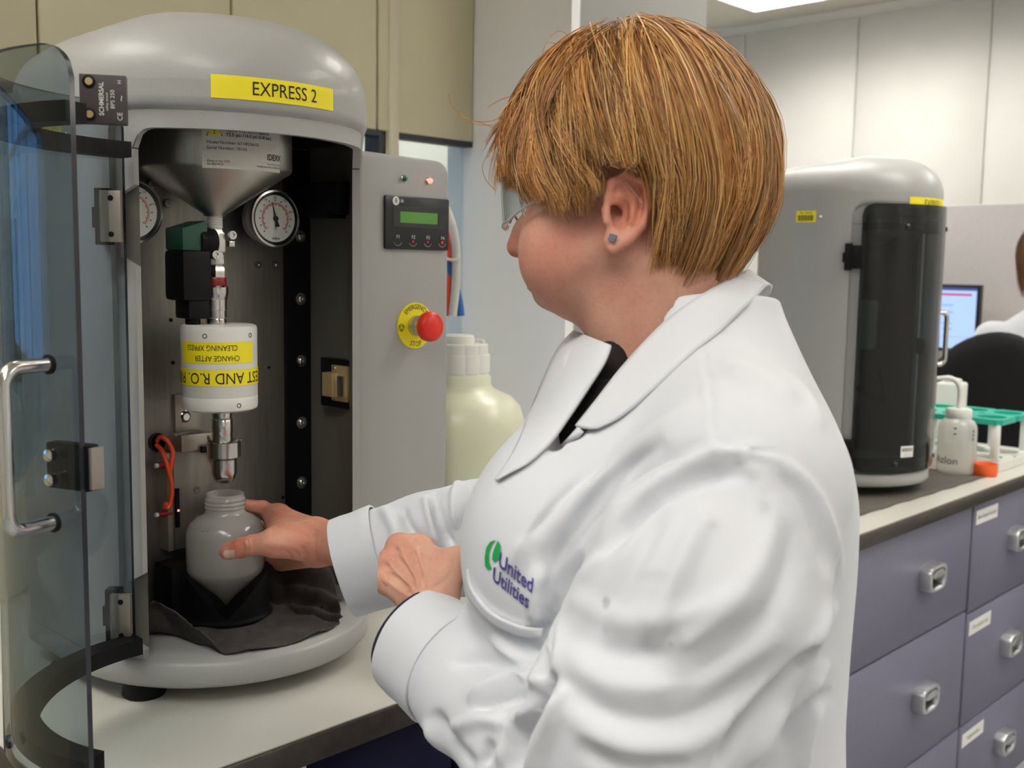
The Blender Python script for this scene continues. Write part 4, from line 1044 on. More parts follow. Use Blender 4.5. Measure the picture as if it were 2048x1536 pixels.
# orange screw cap lying on the bench
oc = MB(); nn = 48
Gk = [[((0.0305*(1 if k % 2 else 0.975)*f)*math.cos(2*math.pi*k/nn), (0.0305*(1 if k % 2 else 0.975)*f)*math.sin(2*math.pi*k/nn), z) for f, z in ((0, 0.003), (0.9, 0.003), (0.92, 0.028), (0.98, 0.030), (1, 0.028), (1, 0.002), (0.97, 0.0), (0, 0.0))][::-1] for k in range(nn)]
oc.grid(np.array(Gk), M['orange'], True, close_u=True); o = oc.build('screw_cap'); o.location = (2.712, 0.978, BENCH+0.0005); tag(o, 'orange ribbed screw cap lying on the bench edge beside the wash bottle', 'cap')
# square white bottle with orange cap behind the rack
sqp = np.array([3.105, 1.225])
t = empty('square_bottle', (*sqp, BENCH)); tag(t, 'white square-shouldered bottle standing behind the wash bottle', 'bottle')
MB().box((-0.034, -0.034, 0.001), (0.034, 0.034, 0.186), M['white_plastic'], bevel=0.009, seg=3).build('body', t)
MB().lathe([(0.026, 0.185), (0.028, 0.187), (0.026, 0.194), (0.022, 0.1955), (0.021, 0.1945)], M['paper'], n=28).build('lid', t)
t = empty('sample_bottle', (3.150, 1.322, BENCH)); tag(t, 'sample bottle with an orange cap, half hidden behind the closed machine', 'bottle')
MB().lathe([(0, 0.001), (0.036, 0.001), (0.038, 0.006), (0.038, 0.145), (0.030, 0.168), (0.024, 0.176), (0, 0.176)], M['bottle2'], n=32, cap=False).build('body', t)
MB().lathe([(0.027, 0.172), (0.028, 0.174), (0.028, 0.204), (0.026, 0.206)], M['orange'], n=32).build('cap', t)
# white tray and green rack
tr = empty('tray', (2.72, 0.93, BENCH)); tag(tr, 'shallow white plastic tray under the green rack', 'tray'); tr.location = (0, 0, 0)
ty0, ty1, tx0, tx1 = 0.965, 1.35, 2.775, 3.04
tb_ = MB().box((tx0, ty0, BENCH+0.001), (tx1, ty1, BENCH+0.005), M['white_plastic']); 
for (a, b) in (((tx0, ty0), (tx1, ty0+0.005)), ((tx0, ty1-0.005), (tx1, ty1)), ((tx0, ty0+0.005), (tx0+0.005, ty1-0.005)), ((tx1-0.005, ty0+0.005), (tx1, ty1-0.005))): tb_.box((*a, BENCH+0.005), (*b, BENCH+0.024), M['white_plastic'])
tb_.build('tray_body', tr)
rk = empty('bottle_rack', (2.90, 1.15, BENCH+0.006)); tag(rk, 'teal green rack plate with round holes on white legs', 'rack')
# plate with round holes: built as a ring of quads around each hole
def holed_plate(cols, rows_, w_, d_, r, th, m):
    mb = MB(); cw_, ch = w_/cols, d_/rows_; nseg = 24
    for i in range(cols):
        for j in range(rows_):
            cx0, cy0 = -w_/2+cw_*(i+0.5), -d_/2+ch*(j+0.5); Gq = []
            for k in range(nseg+1):
                a = 2*math.pi*k/nseg; c, s_ = math.cos(a), math.sin(a)
                f = min(cw_/2/abs(c) if abs(c) > 1e-6 else 9, ch/2/abs(s_) if abs(s_) > 1e-6 else 9)
                Gq.append([(cx0+r*c, cy0+r*s_, -th), (cx0+r*c, cy0+r*s_, 0), (cx0+f*c, cy0+f*s_, 0), (cx0+f*c, cy0+f*s_, -th), (cx0+r*c, cy0+r*s_, -th)])
            mb.grid(np.array(Gq), m, False)
    return mb
pl = holed_plate(2, 4, 0.23, 0.36, 0.036, 0.014, M['green']).build('top_plate', rk); pl.location = (0, 0, 0.125)
pl2 = holed_plate(2, 4, 0.23, 0.36, 0.034, 0.006, M['white_plastic']).build('lower_plate', rk); pl2.location = (0, 0, 0.022)
for i in range(2):
    for j in range(5):
        xx = -0.105+0.21*i; yy = -0.165+0.0825*j
        MB().box((xx-0.008, yy-0.010, -0.0005), (xx+0.008, yy+0.010, 0.112), M['white_plastic'], bevel=0.002, seg=1).build('leg', rk)

# ------------------------------------------------------------------ workplace in the far corner
dk = empty('desk', (4.3, 1.3, 0)); tag(dk, 'white desk below the computer screen in the far corner', 'desk')
MB().box((-0.42, -1.0, 0.80), (0.46, 1.2, 0.83), M['bench'], bevel=0.002).build('top', dk)
for yy in (-0.98, 1.16): MB().box((-0.40, yy, 0), (0.44, yy+0.03, 0.80), M['wall_white']).build('leg', dk)
mc = Pw(1962, 570, 4.45); mb0 = Pw(1962, 700, 4.45)
mon = empty('computer_monitor', (mc[0], mc[1], 0.83)); tag(mon, 'flat computer monitor showing a pale blue window with a red bar', 'monitor')
mh0, mh1 = mb0[2]-0.83-0.015, mc[2]-0.83; mw = 0.50
M['screen'] = mat('screen glow', (0.2, 0.3, 0.5), 0.3, emit=(0.42, 0.58, 0.95), estr=0.8)
M['screen_red'] = mat('screen red', (0.3, 0.02, 0.02), 0.3, emit=(0.45, 0.01, 0.02), estr=1.0)
M['screen_txt'] = mat('screen text', (0.1, 0.15, 0.25), 0.3, emit=(0.22, 0.27, 0.42), estr=1.0)
M['screen_navy'] = mat('screen navy', (0.02, 0.03, 0.08), 0.3, emit=(0.05, 0.06, 0.2), estr=1.0)
mon.rotation_euler = (0, 0, 0)
bz = 0.014
MB().box((0, 0, mh0), (0.035, mw, mh1), M['black_gloss'], bevel=0.004).build('bezel', mon)
sc = MB()
def sq(y0_, z0_, y1_, z1_, m_, e): 
    H_2 = mh1-mh0-2*bz; W_2 = mw-2*bz
    f = lambda u, v: (-0.001-e, bz+u*W_2, mh0+bz+v*H_2)
    sc.add([f(y0_, z0_), f(y1_, z0_), f(y1_, z1_), f(y0_, z1_)], [(0, 1, 2, 3)], m_, False)
sq(0, 0, 1, 1, M['screen'], 0); sq(0, 0.955, 1, 1, M['screen_navy'], 0.0006); sq(0.04, 0.87, 1, 0.905, M['screen_red'], 0.0006)
for (u, v, uw, vh) in ((0.20, 0.70, 0.12, 0.02), (0.42, 0.70, 0.12, 0.02), (0.20, 0.58, 0.09, 0.025), (0.42, 0.58, 0.09, 0.025), (0.20, 0.40, 0.12, 0.015), (0.20, 0.30, 0.09, 0.025), (0.45, 0.30, 0.09, 0.025), (0.02, 0.185, 0.96, 0.008)):
    sq(u, v, u+uw, v+vh, M['screen_txt'], 0.0006)
sc.build('screen', mon)
MB().box((0.036, mw/2-0.04, 0.012), (0.06, mw/2+0.04, mh0+0.1), M['black'], bevel=0.003).box((-0.05, mw/2-0.12, 0.0005), (0.12, mw/2+0.12, 0.012), M['black'], bevel=0.003).build('stand', mon)
# chair
cc = Pw(1990, 800, 3.45)
ch = empty('lab_chair', (cc[0], cc[1], 0)); tag(ch, 'black round-backed swivel lab chair in the far corner, occupied', 'chair')
fx = np.array([math.cos(AZ), math.sin(AZ), 0]); rx = np.array([math.sin(AZ), -math.cos(AZ), 0])
M['seat_black'] = mat('black upholstery', (0.005, 0.005, 0.006), 0.6, spec=0.2)
bk = MB(); top_z = Pw(1970, 662, 3.45)[2]; Rb = 0.215; Gb = []
for i in range(41):
    a = 2*math.pi*i/40; row = []
    for (r, e) in ((0.0, -0.030), (0.75, -0.032), (0.92, -0.026), (0.99, -0.012), (1.0, 0.0), (0.99, 0.012), (0.9, 0.022), (0.0, 0.028)):
        p = rx*r*Rb*math.cos(a)*1.0+np.array([0, 0, 1])*r*Rb*1.05*math.sin(a)+fx*(e-0.05*(r*math.cos(a))**2*0+0.25*(r*Rb*math.cos(a))**2*4)
        row.append(p+np.array([0, 0, top_z-Rb*1.05]))
    Gb.append(row)
bk.grid(np.array(Gb), M['seat_black']); o = bk.build('backrest', ch)
zs = top_z-0.62
MB().lathe([(0, 0), (0.20, 0.0), (0.215, 0.02), (0.21, 0.05), (0.18, 0.065), (0, 0.07)], M['seat_black'], tuple(fx*0.24+np.array([0, 0, zs])), n=32, cap=False).build('seat', ch)
MB().tube([fx*0.04+np.array([0, 0, top_z-0.30]), fx*0.02+np.array([0, 0, zs+0.06]), fx*0.1+np.array([0, 0, zs-0.01])], 0.018, M['black'], 10).build('back_bar', ch)
MB().lathe([(0.03, 0.06), (0.03, zs)], M['black'], tuple(fx*0.24), n=16).build('column', ch)
for k in range(5):
    a = 2*math.pi*k/5; dd = np.array([math.cos(a), math.sin(a), 0])
    MB().tube([fx*0.24+np.array([0, 0, 0.09]), fx*0.24+dd*0.27+np.array([0, 0, 0.055])], [0.022, 0.014], M['black'], 8).lathe([(0.022, -0.012), (0.026, 0), (0.022, 0.012)], M['black'], tuple(fx*0.24+dd*0.27+np.array([0, 0, 0.028])), (-dd[1], dd[0], 0), 14).build('leg', ch)
# ------------------------------------------------------------------ signed-distance modelling (camera-aligned metric coordinates: right, up, depth)
class SDF:
    def __init__(s, lo, hi, h):
        s.lo = np.array(lo, float); s.h = h
        s.n = np.ceil((np.array(hi)-s.lo)/h).astype(int)+1
        s.F = np.full(s.n, 0.2, np.float32)
        s.ax = [s.lo[i]+h*np.arange(s.n[i], dtype=np.float32) for i in range(3)]
    def win(s, lo, hi, pad):
        a = np.clip(np.floor((np.array(lo)-pad-s.lo)/s.h).astype(int), 0, s.n-1); b = np.clip(np.ceil((np.array(hi)+pad-s.lo)/s.h).astype(int)+1, 1, s.n)
        if np.any(b <= a): return None, None
        sl = tuple(slice(a[i], b[i]) for i in range(3))
        X = s.ax[0][sl[0]][:, None, None]; Y = s.ax[1][sl[1]][None, :, None]; Z = s.ax[2][sl[2]][None, None, :]
        return sl, (X, Y, Z)
    def blend(s, sl, d, k, op):
        f = s.F[sl]
        if op == 'sub':
            d = -d
            h = np.clip(0.5-0.5*(f-d)/k, 0, 1) if k > 0 else None
            s.F[sl] = np.maximum(f, d) if k <= 0 else f*(1-h)+d*h+k*h*(1-h)
        else:
            if k <= 0: s.F[sl] = np.minimum(f, d)
            else:
                h = np.clip(0.5+0.5*(f-d)/k, 0, 1); s.F[sl] = f*(1-h)+d*h-k*h*(1-h)
    def cone(s, a, b, ra, rb, k=0.01, op='add', flat=None):
        """round cone between two points; flat=(axis, factor) squashes across axis"""
        a = np.array(a, float); b = np.array(b, float); R = max(ra, rb)
        sl, g = s.win(np.minimum(a, b)-R, np.maximum(a, b)+R, 2*k+0.02)
        if sl is None: return s
        P = [g[i]-a[i] for i in range(3)]; v = b-a; L2 = v@v+1e-12
        t = np.clip((P[0]*v[0]+P[1]*v[1]+P[2]*v[2])/L2, 0, 1)
        q = [P[i]-t*v[i] for i in range(3)]
        if flat is not None:
            u = np.array(flat[0], float); u /= np.linalg.norm(u); c = q[0]*u[0]+q[1]*u[1]+q[2]*u[2]
            q = [q[i]+c*u[i]*(flat[1]-1) for i in range(3)]
        d = np.sqrt(q[0]**2+q[1]**2+q[2]**2)-(ra+(rb-ra)*t)
        s.blend(sl, d.astype(np.float32), k, op); return s
    def chain(s, pts, k=0.01, op='add', flat=None):
        for (a, ra), (b, rb) in zip(pts[:-1], pts[1:]): s.cone(a, b, ra, rb, k, op, flat)
        return s
    def ell(s, c, axes, rad, k=0.01, op='add'):
        """ellipsoid; axes = 3 unit vectors, rad = 3 radii"""
        c = np.array(c, float); A = np.array(axes, float); rad = np.array(rad, float)
        ext = np.sqrt(((A*rad[:, None])**2).sum(0))
        sl, g = s.win(c-ext, c+ext, 2*k+0.02)
        if sl is None: return s
        P = [g[i]-c[i] for i in range(3)]
        u = [P[0]*A[j, 0]+P[1]*A[j, 1]+P[2]*A[j, 2] for j in range(3)]
        k0 = np.sqrt(sum((u[j]/rad[j])**2 for j in range(3))); k1 = np.sqrt(sum((u[j]/rad[j]**2)**2 for j in range(3)))+1e-9
        d = k0*(k0-1)/k1
        s.blend(sl, d.astype(np.float32), k, op); return s
    def stack(s, rows, k=0.01, op='add', power=2.0):
        """vertical stack of super-ellipses: rows of (y, xc, dc, wx, wd) sorted by descending y"""
        rows = sorted(rows, key=lambda r: r[0]); R = np.array(rows)
        lo = [np.min(R[:, 1]-R[:, 3]), R[0, 0], np.min(R[:, 2]-R[:, 4])]; hi = [np.max(R[:, 1]+R[:, 3]), R[-1, 0], np.max(R[:, 2]+R[:, 4])]
        sl, (X, Y, Z) = s.win(lo, hi, 2*k+0.02)
        y = s.ax[1][sl[1]]
        # smooth (Catmull-like via cubic of numpy: dense linear + box blur)
        yy = np.linspace(R[0, 0], R[-1, 0], 400); ker = np.ones(25)/25
        def col(i):
            v = np.interp(yy, R[:, 0], R[:, i]); v = np.convolve(np.pad(v, 12, mode='edge'), ker, 'valid'); return np.interp(y, yy, v)[None, :, None].astype(np.float32)
        xc, dc, wx, wd = col(1), col(2), col(3), col(4)
        e = ((np.abs((X-xc)/wx))**power+(np.abs((Z-dc)/wd))**power)**(1/power)
        d = (e-1)*np.minimum(wx, wd)*0.9
        d = np.maximum(d, np.maximum(Y-R[-1, 0], R[0, 0]-Y))
        s.blend(sl, d.astype(np.float32), k, op); return s
    def mesh(s, smooth=2):
        F = s.F; h = s.h; ins = F < 0; nx, ny, nz = F.shape
        c = np.zeros((nx-1, ny-1, nz-1), np.uint8)
        for i in (0, 1):
            for j in (0, 1):
                for k in (0, 1): c += ins[i:nx-1+i, j:ny-1+j, k:nz-1+k]
        cell = np.argwhere((c > 0) & (c < 8)); idx = np.full(c.shape, -1, np.int32); idx[tuple(cell.T)] = np.arange(len(cell))
        acc = np.zeros((len(cell), 3)); cnt = np.zeros(len(cell))
        off = [(i, j, k) for i in (0, 1) for j in (0, 1) for k in (0, 1)]
        for a in off:
            for ax_ in range(3):
                if a[ax_]: continue
                b = list(a); b[ax_] = 1
                fa = F[cell[:, 0]+a[0], cell[:, 1]+a[1], cell[:, 2]+a[2]]; fb = F[cell[:, 0]+b[0], cell[:, 1]+b[1], cell[:, 2]+b[2]]
                x = (fa < 0) != (fb < 0); t = np.where(x, fa/(fa-fb+1e-12), 0)
                p = np.tile(np.array(a, float), (len(cell), 1)); p[:, ax_] += t
                acc += p*x[:, None]; cnt += x
        V = s.lo+h*(cell+acc/cnt[:, None])
        faces = []
        for ax_ in range(3):
            o1, o2 = [(1, 2), (2, 0), (0, 1)][ax_]
            A = ins; sh = [slice(0, None)]*3; s0 = list(sh); s1 = list(sh); s0[ax_] = slice(0, -1); s1[ax_] = slice(1, None)
            ch = A[tuple(s0)] != A[tuple(s1)]; e = np.argwhere(ch)
            e = e[(e[:, o1] > 0) & (e[:, o2] > 0) & (e[:, o1] < F.shape[o1]-1) & (e[:, o2] < F.shape[o2]-1)]
            d1 = np.zeros(3, int); d1[o1] = 1; d2 = np.zeros(3, int); d2[o2] = 1
            q = np.stack([idx[tuple((e-d1-d2).T)], idx[tuple((e-d2).T)], idx[tuple(e.T)], idx[tuple((e-d1).T)]], 1)
            fl = A[tuple(e.T)]; q[~fl] = q[~fl][:, ::-1]
            faces.append(q)
        Q = np.concatenate(faces); Q = Q[(Q >= 0).all(1)]
        for _ in range(smooth): V = lap(V, Q, 0.5)
        return V, Q
def lap(V, Q, w=0.5, mask=None):
    S = np.zeros_like(V); n = np.zeros(len(V))
    for i in range(4):
        a, b = Q[:, i], Q[:, (i+1) % 4]
        np.add.at(S, a, V[b]); np.add.at(n, a, 1); np.add.at(S, b, V[a]); np.add.at(n, b, 1)
    W = w if mask is None else (w*mask)[:, None]
    return V+(S/np.maximum(n, 1)[:, None]-V)*W
def largest(V, Q):
    lab = np.arange(len(V))
    while True:
        m_ = lab[Q].min(1); new = lab.copy()
        for i in range(4): np.minimum.at(new, Q[:, i], m_)
        new = new[new]
        if (new == lab).all(): break
        lab = new
    u, c = np.unique(lab[Q[:, 0]], return_counts=True); k = lab[Q[:, 0]] == u[c.argmax()]; Q = Q[k]
    used = np.unique(Q); mp_ = np.full(len(V), -1); mp_[used] = np.arange(len(used)); return V[used], mp_[Q]
def vnormals(V, Q):
    n = np.cross(V[Q[:, 2]]-V[Q[:, 0]], V[Q[:, 3]]-V[Q[:, 1]]); N = np.zeros_like(V)
    for i in range(4): np.add.at(N, Q[:, i], n)
    return N/(np.linalg.norm(N, axis=1, keepdims=True)+1e-12)
def quad_mesh(name, V, Q, m, parent, world=True, attr=None):
    W = c2w(V) if world else V
    me = bpy.data.meshes.new(name)
    me.vertices.add(len(W)); me.vertices.foreach_set('co', W.astype(np.float32).ravel())
    me.loops.add(Q.size); me.loops.foreach_set('vertex_index', Q.astype(np.int32).ravel())
    me.polygons.add(len(Q)); me.polygons.foreach_set('loop_start', (np.arange(len(Q))*4).astype(np.int32)); me.polygons.foreach_set('loop_total', np.full(len(Q), 4, np.int32))
    me.polygons.foreach_set('use_smooth', np.ones(len(Q), bool)); me.update(calc_edges=True); me.validate()
    if attr is not None:
        for k_, a_ in attr.items():
            at = me.color_attributes.new(k_, 'FLOAT_COLOR', 'POINT'); at.data.foreach_set('color', np.c_[a_, np.ones(len(a_))].astype(np.float32).ravel() if a_.ndim == 2 else np.repeat(a_[:, None], 4, 1).astype(np.float32).ravel())
    me.materials.append(m)
    return link_mesh(name, me, parent)
def seg_dist(p2, poly):
    """distance of 2-D points to polyline, with signed side and arc parameter"""
    best = np.full(len(p2), 1e9); side = np.zeros(len(p2)); par = np.zeros(len(p2)); L = 0
    tot = sum(np.linalg.norm(np.subtract(poly[i+1], poly[i])) for i in range(len(poly)-1))
    for a, b in zip(poly[:-1], poly[1:]):
        a = np.array(a, float); b = np.array(b, float); v = b-a; l = np.linalg.norm(v)
        t = np.clip(((p2-a)@v)/(l*l), 0, 1); q = p2-(a+t[:, None]*v); d = np.linalg.norm(q, axis=1)
        sd = np.sign(v[0]*q[:, 1]-v[1]*q[:, 0]); k = d < best
        best[k] = d[k]; side[k] = sd[k]; par[k] = (L+t[k]*l)/tot; L += l
    return best, side, par
def cat(pts, n=8):
    P_ = [np.array(p, float) for p in pts]; out = []; m_ = len(P_)
    for i in range(m_-1):
        p0, p1, p2, p3 = P_[max(i-1, 0)], P_[i], P_[i+1], P_[min(i+2, m_-1)]
        for k in range(n):
            t = k/n; out.append(0.5*((2*p1)+(-p0+p2)*t+(2*p0-5*p1+4*p2-p3)*t*t+(-p0+3*p1-3*p2+p3)*t**3))
    out.append(P_[-1]); return np.array(out)

def view_px(V): return np.c_[CX+FPX*V[:, 0]/V[:, 2], CY-FPX*V[:, 1]/V[:, 2]]
def stroke(V, Q, poly, width, height, dmax=None, asym=0.0, taper=True):
    N = vnormals(V, Q); p = view_px(V)
    lo = np.min(poly, 0)-4*width; hi = np.max(poly, 0)+4*width
    vdir = V/np.linalg.norm(V, axis=1, keepdims=True); face = -(N*vdir).sum(1)
    c = (p > lo).all(1) & (p < hi).all(1) & (face > 0.02)
    if dmax is not None: c &= (V[:, 2] < dmax[1]) & (V[:, 2] > dmax[0])
    i = np.where(c)[0]
    if not len(i): return V
    d, sd, par = seg_dist(p[i], cat(poly, 5))
    w = np.exp(-(d/width)**2)
    if asym: w = np.where(sd*asym > 0, np.exp(-(d/(width*2.2))**2), w)
    if taper: w *= np.clip(np.minimum(par, 1-par)*5, 0, 1)**0.7
    w *= np.clip(face[i]*3, 0, 1)
    V = V.copy(); V[i] += N[i]*(w*height)[:, None]; return V

# ------------------------------------------------------------------ the woman
person = empty('person', tuple(c2w(Pc(1330, 1500, 0.92))*np.array([1, 1, 0])))
person.location = tuple(c2w(Pc(1330, 1500, 0.92))*np.array([1, 1, 0]))
tag(person, 'person in a white lab coat and safety glasses holding the frosted bottle', 'person')
PL = np.array(person.location)
def pchild(o):
    o.parent = person; o.matrix_parent_inverse = Matrix.Translation(-Vector(PL)); return o

# head frame
psi, pit = math.radians(30), math.radians(4)
HF = np.array([-math.cos(psi)*math.cos(pit), -math.sin(pit), math.sin(psi)*math.cos(pit)])
HL = np.array([-math.sin(psi), 0.0, -math.cos(psi)])
HU = np.cross(HL, HF)*1.0
if HU[1] < 0: HU = -HU
HAX = np.array([HF, HL, HU])
EAR = Pc(1228, 428, 0.885)
HC = EAR+0.018*HF+0.035*HU-0.074*HL
def H(f, l, u): return HC+f*HF+l*HL+u*HU
def skin_mat():
    m, nt, b = node_mat('skin'); N = nt.nodes.new; L = nt.links.new
    tc = N('ShaderNodeTexCoord'); n1 = N('ShaderNodeTexNoise'); n1.inputs['Scale'].default_value = 28; n1.inputs['Detail'].default_value = 4
    n2 = N('ShaderNodeTexNoise'); n2.inputs['Scale'].default_value = 260; n2.inputs['Detail'].default_value = 2
    at = N('ShaderNodeVertexColor'); at.layer_name = 'tone'
    L(tc.outputs['Object'], n1.inputs['Vector']); L(tc.outputs['Object'], n2.inputs['Vector'])
    r1 = N('ShaderNodeValToRGB'); r1.color_ramp.elements[0].position = 0.35; r1.color_ramp.elements[1].position = 0.68
    r1.color_ramp.elements[0].color = (0.62, 0.34, 0.25, 1); r1.color_ramp.elements[1].color = (0.56, 0.26, 0.19, 1); L(n1.outputs['Fac'], r1.inputs[0])
    r2 = N('ShaderNodeValToRGB'); r2.color_ramp.elements[0].position = 0.28; r2.color_ramp.elements[1].position = 0.5; r2.color_ramp.elements[0].color = (0.78, 0.70, 0.66, 1); r2.color_ramp.elements[1].color = (1, 1, 1, 1); L(n2.outputs['Fac'], r2.inputs[0])
    mu = N('ShaderNodeMixRGB'); mu.blend_type = 'MULTIPLY'; mu.inputs[0].default_value = 0.3; L(r1.outputs[0], mu.inputs[1]); L(r2.outputs[0], mu.inputs[2])
    mt_ = N('ShaderNodeMixRGB'); mt_.blend_type = 'MULTIPLY'; mt_.inputs[0].default_value = 1.0; L(mu.outputs[0], mt_.inputs[1]); L(at.outputs[0], mt_.inputs[2])
    L(mt_.outputs[0], b.inputs['Base Color'])
    b.inputs['Roughness'].default_value = 0.5; b.inputs['Subsurface Weight'].default_value = 0.25
    b.inputs['Subsurface Radius'].default_value = (0.010, 0.004, 0.002); b.inputs['Subsurface Scale'].default_value = 0.5
    bp = N('ShaderNodeBump'); bp.inputs['Strength'].default_value = 0.18; bp.inputs['Distance'].default_value = 0.0012
    n3 = N('ShaderNodeTexNoise'); n3.inputs['Scale'].default_value = 420; L(tc.outputs['Object'], n3.inputs['Vector']); L(n3.outputs['Fac'], bp.inputs['Height']); L(bp.outputs[0], b.inputs['Normal'])
    return m
M['skin'] = skin_mat()

# ---- head and neck
S = SDF(H(0, 0, 0)-np.array([0.15, 0.24, 0.16]), H(0, 0, 0)+np.array([0.16, 0.14, 0.16]), 0.0021)
S.ell(H(-0.008, 0, 0.030), HAX, (0.098, 0.074, 0.085), 0.01)                      # cranium
S.ell(H(0.030, 0, -0.030), HAX, (0.062, 0.062, 0.075), 0.03)                     # face mass
S.ell(H(0.042, 0, -0.060), HAX, (0.046, 0.050, 0.036), 0.03)                     # jaw
S.cone(H(-0.005, 0.052, -0.058), H(0.055, 0.024, -0.083), 0.020, 0.018, 0.025)   # jaw line
S.cone(H(-0.005, -0.052, -0.058), H(0.055, -0.024, -0.083), 0.020, 0.018, 0.025)
S.ell(H(0.078, 0.004, -0.085), HAX, (0.019, 0.024, 0.015), 0.010)                     # chin
for sg in (1, -1):
    S.ell(H(0.050, sg*0.041, -0.045), HAX, (0.034, 0.029, 0.034), 0.025)
    S.ell(H(0.050, sg*0.036, -0.066), HAX, (0.034, 0.026, 0.026), 0.022)          # cheek
    S.ell(H(0.066, sg*0.034, 0.002), HAX, (0.016, 0.022, 0.012), 0.012)           # brow / cheekbone
    S.ell(H(0.093, sg*0.031, -0.010), HAX, (0.013, 0.017, 0.010), 0.010, 'sub')   # eye socket
S.chain([(H(0.090, 0, 0.000), 0.008), (H(0.106, 0, -0.022), 0.009), (H(0.116, 0, -0.036), 0.0105)], 0.014)   # nose
for sg in (1, -1): S.ell(H(0.100, sg*0.012, -0.040), HAX, (0.011, 0.009, 0.009), 0.008)
S.ell(H(0.085, 0, -0.066), HAX, (0.016, 0.026, 0.012), 0.012)                     # muzzle
S.ell(H(0.098, 0, -0.0655), HAX, (0.007, 0.022, 0.0055), 0.004); S.ell(H(0.096, 0, -0.077), HAX, (0.007, 0.020, 0.006), 0.004)
S.cone(H(0.104, 0.022, -0.0715), H(0.104, -0.022, -0.0715), 0.0018, 0.0018, 0.003, 'sub')
# soft under-chin and neck
S.cone(H(0.036, 0, -0.082), H(0.0, 0, -0.105), 0.032, 0.045, 0.03)
NB = Pc(1352, 700, 0.945)                                                         # neck base
S.cone(H(-0.030, 0, -0.055), NB, 0.055, 0.057, 0.03)
S.cone(H(0.000, 0, -0.088), Pc(1305, 750, 0.930), 0.042, 0.040, 0.025)
# ear (left)
def ear(sg):
    E0 = H(-0.018, sg*0.073, -0.035)
    out = sg*HL*0.86-HF*0.5; out /= np.linalg.norm(out)                           # tilted outwards and back
    up_ = HU*0.97-HF*0.20; up_ -= out*(up_@out); up_ /= np.linalg.norm(up_); bk = np.cross(out, up_);
    if bk@HF > 0: bk = -bk
    e = lambda b_, u_, o_=0.0: E0+bk*b_+up_*u_+out*o_
    A = np.array([bk, up_, out])
    S.ell(e(0.010, 0.002, 0.004), A, (0.017, 0.029, 0.0055), 0.006)
    S.ell(e(0.002, -0.022, 0.003), A, (0.009, 0.011, 0.0055), 0.006)              # lobe
    rim = [(e(-0.008, 0.010, 0.006), 0.0035), (e(-0.006, 0.024, 0.008), 0.0038), (e(0.006, 0.032, 0.009), 0.0040), (e(0.020, 0.026, 0.010), 0.0042), (e(0.026, 0.010, 0.010), 0.0040), (e(0.023, -0.008, 0.009), 0.0038), (e(0.013, -0.021, 0.007), 0.0040), (e(0.002, -0.030, 0.005), 0.0050)]
    S.chain(rim, 0.003)
    S.ell(e(0.005, -0.001, 0.010), A, (0.0085, 0.0125, 0.009), 0.003, 'sub')       # concha
    S.ell(e(-0.001, 0.000, 0.004), A, (0.006, 0.007, 0.010), 0.003, 'sub')
    S.chain([(e(0.017, 0.020, 0.010), 0.0022), (e(0.019, 0.006, 0.010), 0.0022), (e(0.015, -0.010, 0.009), 0.0022)], 0.003, 'sub')
    S.chain([(e(0.006, 0.022, 0.007), 0.0026), (e(0.014, 0.012, 0.008), 0.0030), (e(0.014, -0.006, 0.008), 0.0028)], 0.003)
    S.chain([(e(-0.008, 0.002, 0.006), 0.0040), (e(-0.006, -0.008, 0.007), 0.0036)], 0.004)   # tragus
    return e
e_left = ear(1); ear(-1)
Vh, Qh = S.mesh(2)

# ---- hand gripping the bottle (right hand, far arm)
def hand_sdf(lo, hi): return SDF(lo, hi, 0.0014)
bc = w2c(np.array([BXY[0], BXY[1], 0.0])+np.array([0, 0, BENCH+0.14]))             # bottle axis at mid height
BA = w2c(np.array([BXY[0], BXY[1], BENCH+0.20]))-w2c(np.array([BXY[0], BXY[1], BENCH+0.10])); BA /= np.linalg.norm(BA)
def around(ang, z, r):
    """point beside the bottle: ang 0 = towards camera, 90 = image right, 180 = behind"""
    c = w2c(np.array([BXY[0], BXY[1], BENCH+z])); f = np.array([0, 0, -1.0]); f -= BA*(f@BA); f /= np.linalg.norm(f); r_ = np.cross(BA, f)
    if r_[0] < 0: r_ = -r_
    a = math.radians(ang); return c+r*(math.cos(a)*f+math.sin(a)*r_)
W1 = Pc(652, 1084, 1.235)
KI = around(112, 0.176, 0.066); KM = around(108, 0.158, 0.074); KR = around(106, 0.138, 0.073); KP = around(103, 0.120, 0.068)
S = hand_sdf(np.minimum.reduce([around(0, 0.1, 0.07), around(180, 0.1, 0.07), around(270, 0.1, 0.07), W1])-0.05, np.maximum.reduce([around(180, 0.2, 0.07), W1+[0.05, 0, 0], around(0, 0.2, 0.07)])+0.05)
wr = Pc(634, 1084, 1.242)
for K, rk_ in ((KI, 0.0125), (KM, 0.013), (KR, 0.0125), (KP, 0.0115)):
    S.cone(wr+(K-np.mean([KI, KM, KR, KP], axis=0))*0.45, K, 0.0155, rk_, 0.008)
S.cone(Pc(720, 1090, 1.20), wr, 0.029, 0.0255, 0.012, flat=((0, 0.3, 1), 1.25))
def finger(pts, r0, r1, k=0.0035):
    n_ = len(pts); S.chain([(p, r0+(r1-r0)*i/(n_-1)) for i, p in enumerate(pts)], k)
finger([KI, around(138, 0.184, 0.056), around(170, 0.186, 0.046), around(192, 0.184, 0.047), around(206, 0.180, 0.049)], 0.0098, 0.0075)
finger([KM, around(140, 0.159, 0.061), around(178, 0.160, 0.0570), around(214, 0.158, 0.0570), around(240, 0.155, 0.0565)], 0.0100, 0.0078)
finger([KR, around(140, 0.139, 0.060), around(176, 0.139, 0.0570), around(210, 0.137, 0.0570), around(232, 0.135, 0.0565)], 0.0096, 0.0075)
